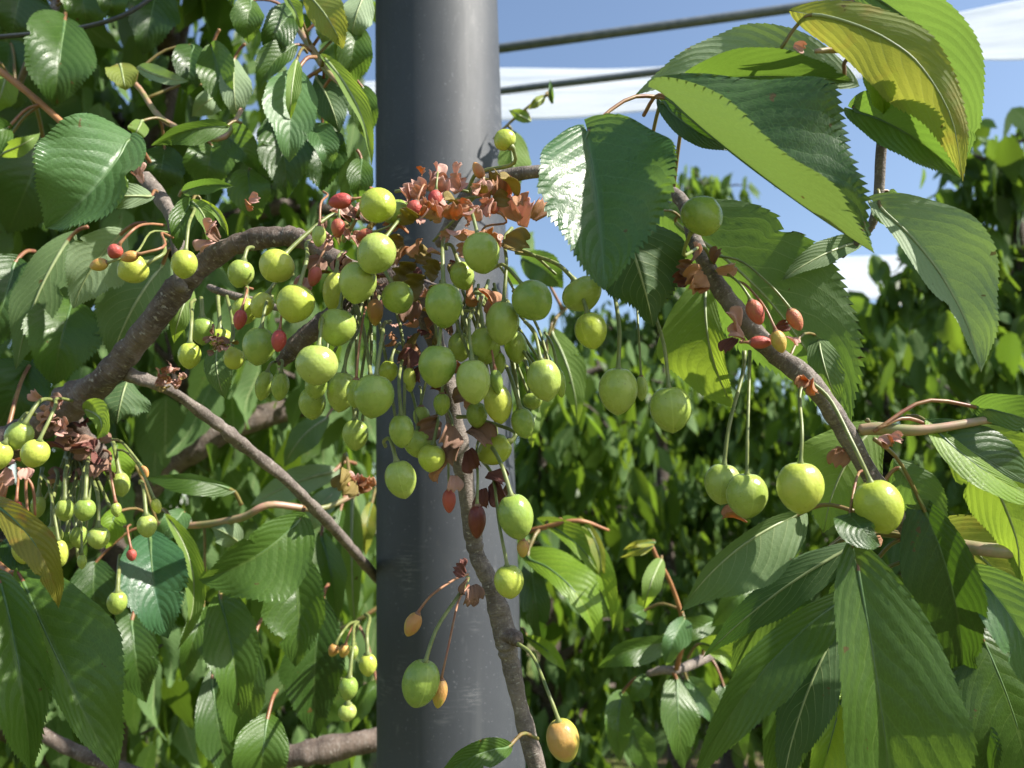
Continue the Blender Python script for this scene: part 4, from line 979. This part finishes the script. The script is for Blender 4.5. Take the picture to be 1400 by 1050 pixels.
 ('T5',(278,832,.48),2,(250,932,.47),16,20,10,10,'t','leaf',None,None),
 ('T5',(345,880,.47),6,(325,1032,.46),32,30,0,10,'t','leaf',None,None),
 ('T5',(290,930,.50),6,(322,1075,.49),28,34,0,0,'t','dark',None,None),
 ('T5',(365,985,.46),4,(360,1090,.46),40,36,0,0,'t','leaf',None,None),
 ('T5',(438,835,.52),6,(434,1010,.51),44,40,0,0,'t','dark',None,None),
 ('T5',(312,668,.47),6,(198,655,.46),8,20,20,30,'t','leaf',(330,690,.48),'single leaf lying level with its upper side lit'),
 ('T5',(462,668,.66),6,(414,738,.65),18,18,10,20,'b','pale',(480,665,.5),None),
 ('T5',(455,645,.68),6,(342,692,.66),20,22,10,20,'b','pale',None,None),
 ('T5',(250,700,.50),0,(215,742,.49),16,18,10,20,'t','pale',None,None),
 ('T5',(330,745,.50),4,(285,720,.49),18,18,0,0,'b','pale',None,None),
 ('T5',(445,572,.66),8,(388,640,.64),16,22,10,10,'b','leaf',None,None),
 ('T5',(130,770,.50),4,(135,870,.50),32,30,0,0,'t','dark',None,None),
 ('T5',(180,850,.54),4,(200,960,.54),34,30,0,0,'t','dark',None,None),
 ('T5',(160,610,.50),4,(175,665,.50),20,20,0,0,'t','leaf_lit',None,None),
 ('T5',(160,700,.48),4,(145,750,.48),16,20,0,0,'t','leaf_lit',None,None),
 ('T7',(482,684,.52),3,(486,864,.50),14,16,10,10,'b','leaf_lit',(490,672,.53),'long narrow yellow green leaf touching the left edge of the post'),
 ('T7',(465,700,.54),3,(455,800,.53),14,16,10,10,'t','leaf',None,None),
 ('T7',(508,690,.54),3,(500,760,.53),12,12,10,10,'t','yellow',None,None),
 ('T7',(515,935,.50),6,(480,1000,.5),14,16,10,10,'t','leaf',None,None),
]
M['mixR1'] = M['pale']; M['mixB'] = leaf_material('cherry_leaf_bluish', (.020, .062, .030), (.045, .12, .050), (.10, .17, .08), (.16, .30, .05), .28, .34)
M['mixR1'] = leaf_material('cherry_leaf_grey_green', (.026, .075, .026), (.06, .135, .045), (.12, .20, .09), (.20, .36, .04), .3, .33)
LS = random.Random(21)
MIDRIB = plain('midrib_upper', (.05, .11, .03), (.10, .17, .05), 200, .45)
MIDRIB_B = plain('midrib_under', (.22, .28, .12), (.30, .35, .17), 200, .45)
def build_leaf(row):
    key, b, bend, t_, wr, wl, ar, al, face, mat, pet, label = row
    back_ = SHIFT.get(key, 0.) if (key != 'T5' or b[0] > 250) else 0.
    b = b[:2] + (b[2] + back_,); t_ = t_[:2] + (t_[2] + back_,)
    if pet and back_: pet = pet[:2] + (pet[2] + back_,)
    d0, d2 = b[2], t_[2]; dm = (d0 + d2) / 2 - LS.uniform(.004, .012) * (d0 / .35)
    dx, dy = t_[0] - b[0], t_[1] - b[1]; ln = math.hypot(dx, dy) + 1e-6
    # right hand of travel in picture coordinates (y down)
    rx_, ry_ = -dy / ln, dx / ln
    mx, my = (b[0] + t_[0]) / 2 + rx_ * bend, (b[1] + t_[1]) / 2 + ry_ * bend
    def wdt(w_, a):
        return px(w_, dm) / max(.42, abs(math.cos(math.radians(a))))
    big = ln > 105
    if abs(ar) < 26 and abs(al) < 26:
        k_ = LS.uniform(10, 24) * (1 if face == 't' else -.8); ar += k_; al += k_
    par = THINGS[key]
    V, Fc, UV, B = leaf_geo(P(*b), P(mx, my, dm), P(*t_), wdt(wr, ar), wdt(wl, al), ar, al, face,
                            teeth=36 if ln > 160 else (28 if big else 20), cols=10 if big else 6, sub=5 if big else 4, wave=.07 if big else .10, quilt=.016 if big else .014,
                            lobe=.10 if big else .07, cup=LS.uniform(-.12, .12), rs=LS)
    base = P(*b)
    me = mesh_of('leaf', V, Fc, M[mat], uv=UV, rnd=LS.random(), origin=base)
    o = put('leaf', me, par, base - par.location)
    if label: o['label'] = label
    # petiole + midrib ridge in one tube
    if pet: pe = P(*pet)
    else:                                        # grows from the nearest point of its shoot, or dips away behind
        near = min(STEMS.get(key, [base]), key=lambda q: (q - base).length)
        if .004 < (near - base).length < .075: pe = near
        else: pe = base + (P(*b) - P(mx, my, dm)).normalized() * px(26, d0) + FWD * px(34, d0)
    midc = base.lerp(pe, .5) + Vector((0, 0, (pe - base).length * .16))
    nb = len(B); pts = [pe, midc] + [Vector(tuple(B[i])) for i in (0, nb // 6, nb // 3, nb // 2, (nb * 3) // 4, nb - 1)]
    back = FWD * px(1.2, d0)
    pts = [p if i < 3 else p + back * (1 if face == 't' else -.3) for i, p in enumerate(pts)]
    r0 = px(2.7 if big else 2.0, d0)
    mt = M['petiole'] if LS.random() < .55 and mat != 'leaf_lit' else M['petiole_g']
    n1 = 26; R_ = [r0 * 1.1, r0, r0, r0 * .75, r0 * .6, r0 * .5, r0 * .32, r0 * .08]
    VV, FF, UU = tube_geo(pts, R_, n1, 6)
    pm2 = mesh_of('petiole', VV, FF, mt, uv=UU, origin=base); pm2.materials.append(MIDRIB if face == 't' else MIDRIB_B)
    cut = int(n1 * 2.15 / 7)
    pm2.polygons.foreach_set('material_index', [1 if min(f) // 6 >= cut else 0 for f in FF])
    put('petiole', pm2, o)
for row in LV: build_leaf(row)
# ------------------------------------------------------------------ crowns of many hanging leaves
def leaf_template(rows, cols, teeth=0):
    """unit leaf hanging along -z, width along x, upper side facing -y"""
    us = np.linspace(0, 1, rows + 1); V = []; UV = []
    W = prof(us) * .31
    for i, u in enumerate(us):
        for j in range(cols + 1):
            v = j / cols * 2 - 1
            e = (.03 if (teeth and i % 2 and abs(v) == 1) else 0.)
            V.append((v * (W[i] + e), -.30 * abs(v) * W[i] + .30 * (u - .5) ** 2 + .03 * math.sin(7 * u + 2 * v), -u + .05 * abs(v) * (1 - u))); UV.append((u, .5 + .5 * v))
    Fc = [(i * (cols + 1) + j, i * (cols + 1) + j + 1, (i + 1) * (cols + 1) + j + 1, (i + 1) * (cols + 1) + j) for i in range(rows) for j in range(cols)]
    return np.array(V), np.array(UV), np.array(Fc)[:, ::-1]
TPL_NEAR = leaf_template(12, 4, 1)
TPL_FAR = leaf_template(5, 2)

def crown_mesh(name, centers, size, mat, tpl, droop=.83, origin=(0, 0, 0), rng=RNG):
    """centers: (n,3) leaf base points"""
    TV, TU, TF = tpl; n = len(centers)
    az = rng.uniform(0, 2 * np.pi, n); pitch = rng.normal(0, 1, n) * (1 - droop) * 1.5 + .15; roll = rng.normal(0, .38, n)
    sz = size * rng.uniform(.45, 1.4, n); wx = rng.uniform(.5, .88, n); bendf = rng.uniform(-.6, 1.4, n)
    V = np.repeat(TV[None], n, 0); V[:, :, 0] *= wx[:, None]; V[:, :, 1] *= bendf[:, None]
    def rot(V, ax, a):
        c, s = np.cos(a)[:, None], np.sin(a)[:, None]; i, j = [(1, 2), (0, 2), (0, 1)][ax]
        A = V[:, :, i] * c - V[:, :, j] * s; B = V[:, :, i] * s + V[:, :, j] * c
        V = V.copy(); V[:, :, i] = A; V[:, :, j] = B; return V
    V = rot(V, 1, roll); V = rot(V, 0, pitch); V = rot(V, 2, az)
    V = V * sz[:, None, None] + centers[:, None, :]
    k = len(TV)
    Fc = (TF[None] + (np.arange(n) * k)[:, None, None]).reshape(-1, 4)
    rnd = np.repeat(rng.uniform(0, 1, n), k); UV = np.tile(TU, (n, 1))
    return mesh_of(name, V.reshape(-1, 3), Fc, mat, uv=UV, rnd=rnd, origin=origin)

def tree(loc, h, label, n_leaf, spread, leaf_size, tpl, group, lean=0, trunk_r=.045, low=.5, nb=11, seed=1, cond=None, extra=None):
    r = random.Random(seed); rg = np.random.default_rng(seed)
    loc = Vector(loc); o = root('cherry_tree', loc, label, 'tree', group)
    tp = [loc + Vector((lean * s * h, 0, s * h * .92)) + Vector((r.uniform(-.03, .03), r.uniform(-.03, .03), 0)) * (1 if s else 0) for s in (0, .2, .4, .6, .8, 1.)]
    tp[0] = loc - Vector((0, 0, .05))
    tube('trunk', tp, [trunk_r * 1.35, trunk_r, trunk_r * .9, trunk_r * .7, trunk_r * .45, trunk_r * .15], M['bark_far'], o, 40, 14, .10)
    cen = []; wood = ([], [], []); off = 0
    for b in range(nb):
        s = low / h + (1 - low / h) * (b + r.random() * .8) / nb
        p0 = loc + Vector((lean * s * h, 0, s * h * .9)); a = b * 2.4 + r.uniform(-.4, .4)
        L = spread * (1.05 - .45 * s) * r.uniform(.7, 1.15)
        p1 = p0 + Vector((math.cos(a) * L * .5, math.sin(a) * L * .5, L * .28)); p2 = p0 + Vector((math.cos(a) * L, math.sin(a) * L, L * r.uniform(.1, .5)))
        V, Fc, U = tube_geo([p0, p1, p2], [trunk_r * .45, trunk_r * .28, trunk_r * .08], 14, 7, .08)
        wood[0].extend(V); wood[1].extend([tuple(q + off for q in f) for f in Fc]); wood[2].extend(U); off += len(V)
        ns = 9
        for k in range(ns):
            t = .15 + .85 * k / (ns - 1); c = p0.lerp(p1, t * 2) if t < .5 else p1.lerp(p2, t * 2 - 1)
            c2 = c + Vector((r.uniform(-1, 1), r.uniform(-1, 1), r.uniform(-.6, .8))) * spread * .28
            m = max(4, int(n_leaf / (nb * ns)))
            tt = rg.uniform(0, 1, m)[:, None]
            pts = np.array(tuple(c)) * (1 - tt) + np.array(tuple(c2)) * tt + rg.normal(0, 1, (m, 3)) * np.array((.055, .055, .05)) * spread / .55
            cen.append(pts)
            V, Fc, U = tube_geo([c, c.lerp(c2, .5) + Vector((0, 0, .02)), c2], [trunk_r * .12, trunk_r * .09, trunk_r * .04], 6, 5)
            wood[0].extend(V); wood[1].extend([tuple(q + off for q in f) for f in Fc]); wood[2].extend(U); off += len(V)
    me = mesh_of('limbs', wood[0], wood[1], M['bark_far'], uv=wood[2], origin=loc); put('limbs', me, o)
    cen = np.vstack(cen)
    if extra is not None: cen = np.vstack([cen, extra])
    if cond is not None: cen = cen[cond(cen)]
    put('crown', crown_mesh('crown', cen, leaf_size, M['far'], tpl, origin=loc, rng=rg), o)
    return o

def to_px(c):
    q = c - np.array(tuple(CAM)); f = q @ np.array(tuple(FWD)); x = q @ np.array(tuple(RIGHT)); y = q @ np.array(tuple(UP))
    return 700 + x / f * F, 525 - y / f * F, f
def clear_near(c):
    x, y, f = to_px(c); return (f > .72) | (y < -150)

GT = 'cherry trees of the orchard rows behind'
# the tree whose shoots hang at the left, just behind the branch: its foliage fills the volume left of the post
ex = []
def vol(n, x0, x1, y0, y1, z0, z1):
    return np.stack([RNG.uniform(x0, x1, n), RNG.uniform(y0, y1, n), RNG.uniform(z0, z1, n)], 1)
tx = np.vstack([vol(2300, -1.5, -.10, .95, 1.9, .75, 2.75), vol(5000, -2.2, -.12, 1.8, 2.7, .5, 3.1)])
X, Y, f_ = to_px(tx)
keep = (X < 505) & ~((Y < 60 + 60 * np.sin(X * .05)) & (X > 330) & (X < 500) & (RNG.random(len(X)) < .55)) & ~((Y < 250) & (RNG.random(len(X)) < .30)) & ~((X > 300) & (Y > 820) & (RNG.random(len(X)) < .6))
shade_ov = vol(7000, -1.3, .22, .5, 1.7, 2.3, 3.1)                    # unseen leaves added overhead to shade the inside of the crown
X2, Y2, f2 = to_px(shade_ov); shade_ov = shade_ov[(Y2 < -130) & (f2 > .5) & (shade_ov[:, 2] > 2.15 + .5 * np.maximum(0, shade_ov[:, 0]))]
shade_ov2 = vol(420, -.28, .07, .38, .66, 2.12, 2.5)  # unseen leaf clump added above the view to shade the upper left leaves
tx = np.vstack([tx[keep], shade_ov, shade_ov2]); keep = slice(None)
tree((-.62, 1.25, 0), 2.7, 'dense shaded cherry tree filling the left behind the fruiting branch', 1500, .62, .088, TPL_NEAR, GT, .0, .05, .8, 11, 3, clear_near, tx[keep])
# the orchard row to the right
tree((1.46, 2.2, 0), 2.9, 'nearer tall dark cherry tree at the right edge under the white cover', 2500, .50, .10, TPL_NEAR, GT, .03, .06, .75, 13, 8, clear_near)
tree((.88, 4.4, 0), 4.2, 'tall leafy cherry tree whose top shows between the big leaves and the post', 2720, .62, .13, TPL_FAR, GT, .0, .055, .55, 15, 12)
tree((1.55, 3.3, 0), 2.62, 'low dense cherry tree behind the touching pair of hanging cherries', 2240, .85, .13, TPL_FAR, GT, .03, .055, .45, 14, 15)
tree((2.6, 4.3, 0), 2.9, 'cherry tree filling the gap between the low one and the right edge', 2640, .85, .13, TPL_FAR, GT, .0, .055, .5, 15, 17)
tree((.18, 3.1, 0), 2.4, 'small bushy cherry tree just right of the post at some distance', 2080, .7, .13, TPL_FAR, GT, -.02, .05, .35, 14, 19)
tree((1.35, 5.1, 0), 3.1, 'cherry tree standing between the low dense tree and the tall leafy one', 4200, .95, .14, TPL_FAR, GT, .0, .06, .5, 14, 61)
tree((3.4, 5.6, 0), 3.0, 'farther cherry tree at the right seen between nearer crowns', 3600, 1.1, .11, TPL_FAR, GT, .0, .06, .5, 13, 23)
tree((-1.1, 3.3, 0), 2.9, 'cherry tree of the row behind at the left, hidden mostly by near foliage', 4200, .95, .11, TPL_FAR, GT, .0, .06, .5, 13, 29)
tree((.9, 6.3, 0), 2.9, 'distant cherry tree in the row behind the one beside the post', 4200, 1.2, .12, TPL_FAR, GT, .0, .06, .4, 13, 31)
tree((2.1, 7.2, 0), 3.0, 'distant cherry tree closing the view between the low trees', 4200, 1.3, .12, TPL_FAR, GT, .0, .06, .4, 13, 37)
tree((-.6, 6.6, 0), 3.0, 'distant cherry tree far behind the post on the left side', 3600, 1.3, .12, TPL_FAR, GT, .0, .06, .4, 13, 41)

# thick shaded scaffold limb behind the twig, and the brown limb low at the left of the post
branch_thing('N1', 'cherry_limb', P(260, 620, .8), 'thick dark shaded limb running up behind the grey twig at the left', 'limb')
limb('N1', 'limb', [(60, 760, 1.1), (180, 680, 1.08), (255, 618, 1.08), (330, 580, 1.1), (450, 545, 1.15), (560, 520, 1.2)], [24, 22, 20, 17, 14, 12], M['bark'], .8, None, 50, 16, .1)
branch_thing('N2', 'cherry_limb', P(440, 1030, .7), 'rough brown limb lying level near the bottom left of the post', 'limb')
limb('N2', 'limb', [(320, 1050, .72), (385, 1036, .70), (440, 1026, .70), (520, 1010, .72), (600, 1000, .76)], [14, 15, 17, 17, 15], M['bark'], .7, None, 40, 16, .16)
branch_thing('N3', 'cherry_limb', P(60, 1000, .6), 'shaded thin limb behind the largest leaves in the bottom left corner', 'limb')
limb('N3', 'limb', [(-30, 960, .6), (50, 1000, .6), (110, 1030, .6), (190, 1060, .6)], [8, 9, 9, 10], M['bark'], .6, None, 30, 12, .1)
tt = [(-20, 52, .52), (60, 45, .52), (120, 36, .52), (175, 18, .52), (230, -20, .53)]
wr_ = tube('trellis_wire', D(tt, .5), [px(3., .52)] * 5, plain('wire_coat', (.03, .035, .04), (.05, .055, .06), 400, .45), None, 24, 8)
tag(wr_, 'thin dark trellis wire crossing the leaves in the top left corner', 'wire')

# ------------------------------------------------------------------ overhead pipes and rain covers
pm_ = plain('galvanised_pipe', (.10, .12, .14), (.16, .18, .20), 60, .4)
p_ = tube('overhead_pipe', D([(560, 84), (685, 66), (1115, 7), (1300, -20)], 2.3, 2.0), [.0135] * 4, pm_, None, 20, 14)
tag(p_, 'upper grey blue pipe running from the post across the clear sky', 'pipe')
p_ = tube('overhead_pipe', D([(560, 142), (688, 124), (885, 100), (1100, 72)], 2.5, 2.3), [.0115] * 4, pm_, None, 20, 14)
tag(p_, 'lower grey pipe crossing in front of the white cover strip', 'pipe')

def cover_material():
    m, t = new_mat('white_cover_film')
    obj = t.n('ShaderNodeTexCoord').outputs['Object']
    n = t.noise(t.vmap(obj, (.35, 2, 9)), 6., 5, .6)
    c = t.mix(t.rng(n, .35, .6), (.62, .68, .76), (.88, .90, .92))
    p = t.bsdf(Base_Color=c, Roughness=.45, Specular_IOR_Level=.5, Normal=t.bump(n, .8, .02))
    tr = t.n('ShaderNodeBsdfTranslucent'); t.val(tr.inputs[0], (.8, .84, .9, 1))
    mx = t.n('ShaderNodeMixShader'); mx.inputs[0].default_value = .62; t.l(p, mx.inputs[1]); t.l(tr.outputs[0], mx.inputs[2]); t.out(mx.outputs[0])
    return m
CM = cover_material()
def cover(rows, label):
    """rows: list of (x, y_upper, y_lower, d): a gathered film, wavy, with thickness"""
    n, m = 90, 30; V = []
    A, _ = smooth_path([P(x, a, d * 1.3) for x, a, b, d in rows], [1] * len(rows), n + 1); B, _ = smooth_path([P(x, b, d) for x, a, b, d in rows], [1] * len(rows), n + 1)
    for i in range(n + 1):
        for j in range(m + 1):
            v = j / m; q = A[i] * (1 - v) + B[i] * v
            wv = .016 * math.sin(v * 19 + i * .06) + .008 * math.sin(i * .31 + v * 9) + .005 * math.sin(v * 41 + i * .11)
            V.append(q + np.array((0, wv, .004 * math.sin(i * .5) * (v > .9) + .3 * wv)))
    Fc = [(i * (m + 1) + j, i * (m + 1) + j + 1, (i + 1) * (m + 1) + j + 1, (i + 1) * (m + 1) + j) for i in range(n) for j in range(m)]
    org = Vector(tuple(V[0])); me = mesh_of('rain_cover', V, Fc, CM, origin=org); o = put('rain_cover', me, None, org)
    md = o.modifiers.new('solid', 'SOLIDIFY'); md.thickness = .003
    tag(o, label, 'rain cover')
cover([(560, 92, 166, 3.4), (700, 92, 163, 3.35), (900, 90, 150, 3.3), (1100, 70, 124, 3.2), (1250, 30, 92, 3.1), (1420, -4, 80, 3.0), (1600, -30, 60, 2.9)], 'white gathered film cover stretched across the sky above the trees')
cover([(980, 362, 404, 5.6), (1120, 352, 408, 5.5), (1240, 348, 408, 5.4), (1420, 340, 402, 5.2), (1600, 335, 400, 5.0)], 'lower pale film cover seen behind the drooping pale leaf')
cover([(1180, 452, 476, 7.6), (1330, 440, 462, 7.5), (1450, 432, 456, 7.4), (1600, 425, 450, 7.2)], 'lowest film cover glimpsed between trunks at the right edge')
cover([(-400, 235, 262, 3.6), (-100, 212, 240, 3.6), (150, 190, 220, 3.6), (320, 172, 200, 3.5), (420, 120, 160, 3.5), (540, 110, 160, 3.4)], 'white film cover glimpsed through gaps in the leaves at the left')

# ------------------------------------------------------------------ ground
def ground():
    m, t = new_mat('orchard_floor')
    obj = t.n('ShaderNodeTexCoord').outputs['Object']
    n1 = t.noise(obj, 1.1, 5, .6); n2 = t.noise(obj, 18., 6, .7)
    soil = t.mix(n2, (.085, .055, .035), (.20, .15, .10)); grass = t.mix(n2, (.07, .11, .02), (.20, .22, .06))
    c = t.mix(t.rng(t.m('ADD', t.m('MULTIPLY', n1, .7), t.m('MULTIPLY', n2, .3)), .42, .56), soil, grass)
    t.out(t.bsdf(Base_Color=c, Roughness=.9, Specular_IOR_Level=.2, Normal=t.bump(n2, 1., .03)))
    V = []; n = 60
    xs = [math.copysign(abs(a) ** 2.6 * 200, a) for a in np.linspace(-1, 1, n + 1)]
    for yv in xs:
        for xv in xs: V.append((xv, yv + 3, .03 * math.sin(xv * 1.7) * math.cos(yv * 1.3)))
    Fc = np.array([(i * (n + 1) + j, i * (n + 1) + j + 1, (i + 1) * (n + 1) + j + 1, (i + 1) * (n + 1) + j) for i in range(n) for j in range(n)])
    tag(put('ground', mesh_of('ground', V, Fc, m)), kind='structure')
    g = 42000; x = RNG.uniform(-3.5, 5.5, g); y = RNG.uniform(.4, 10., g)
    pn = np.sin(x * 2.1 + 1.3 * np.sin(y * 1.7)) + np.sin(y * 2.9 + x)
    ok = pn > -.5; x, y = x[ok], y[ok]; g = len(x); h = RNG.uniform(.04, .13, g); a = RNG.uniform(0, 6.28, g); le = RNG.uniform(0, .6, g); wd = RNG.uniform(.002, .005, g)
    ca, sa = np.cos(a), np.sin(a); z0 = .03 * np.sin(x * 1.7) * np.cos((y - 3) * 1.3) - .005
    Vt = np.stack([np.stack([x - ca * wd, y - sa * wd, z0], 1), np.stack([x + ca * wd, y + sa * wd, z0], 1),
                   np.stack([x + ca * wd * .7 - sa * le * h * .3, y + sa * wd * .7 + ca * le * h * .3, z0 + h * .6], 1), np.stack([x - ca * wd * .7 - sa * le * h * .3, y - sa * wd * .7 + ca * le * h * .3, z0 + h * .6], 1),
                   np.stack([x - sa * le * h, y + ca * le * h, z0 + h], 1), np.stack([x - sa * le * h + ca * .0005, y + ca * le * h, z0 + h], 1)], 1).reshape(-1, 3)
    b = (np.arange(g) * 6)[:, None]
    Fc = np.concatenate([b + np.array([[0, 1, 2, 3]]), b + np.array([[3, 2, 5, 4]])], 0)
    gm = plain('grass_blades', (.07, .13, .02), (.20, .24, .06), 3, .6, .0001, .1, (.25, .38, .03))
    tag(put('grass', mesh_of('grass', Vt, Fc, gm)), 'short orchard grass growing in patches over the bare soil', 'grass', kind='stuff')
ground()
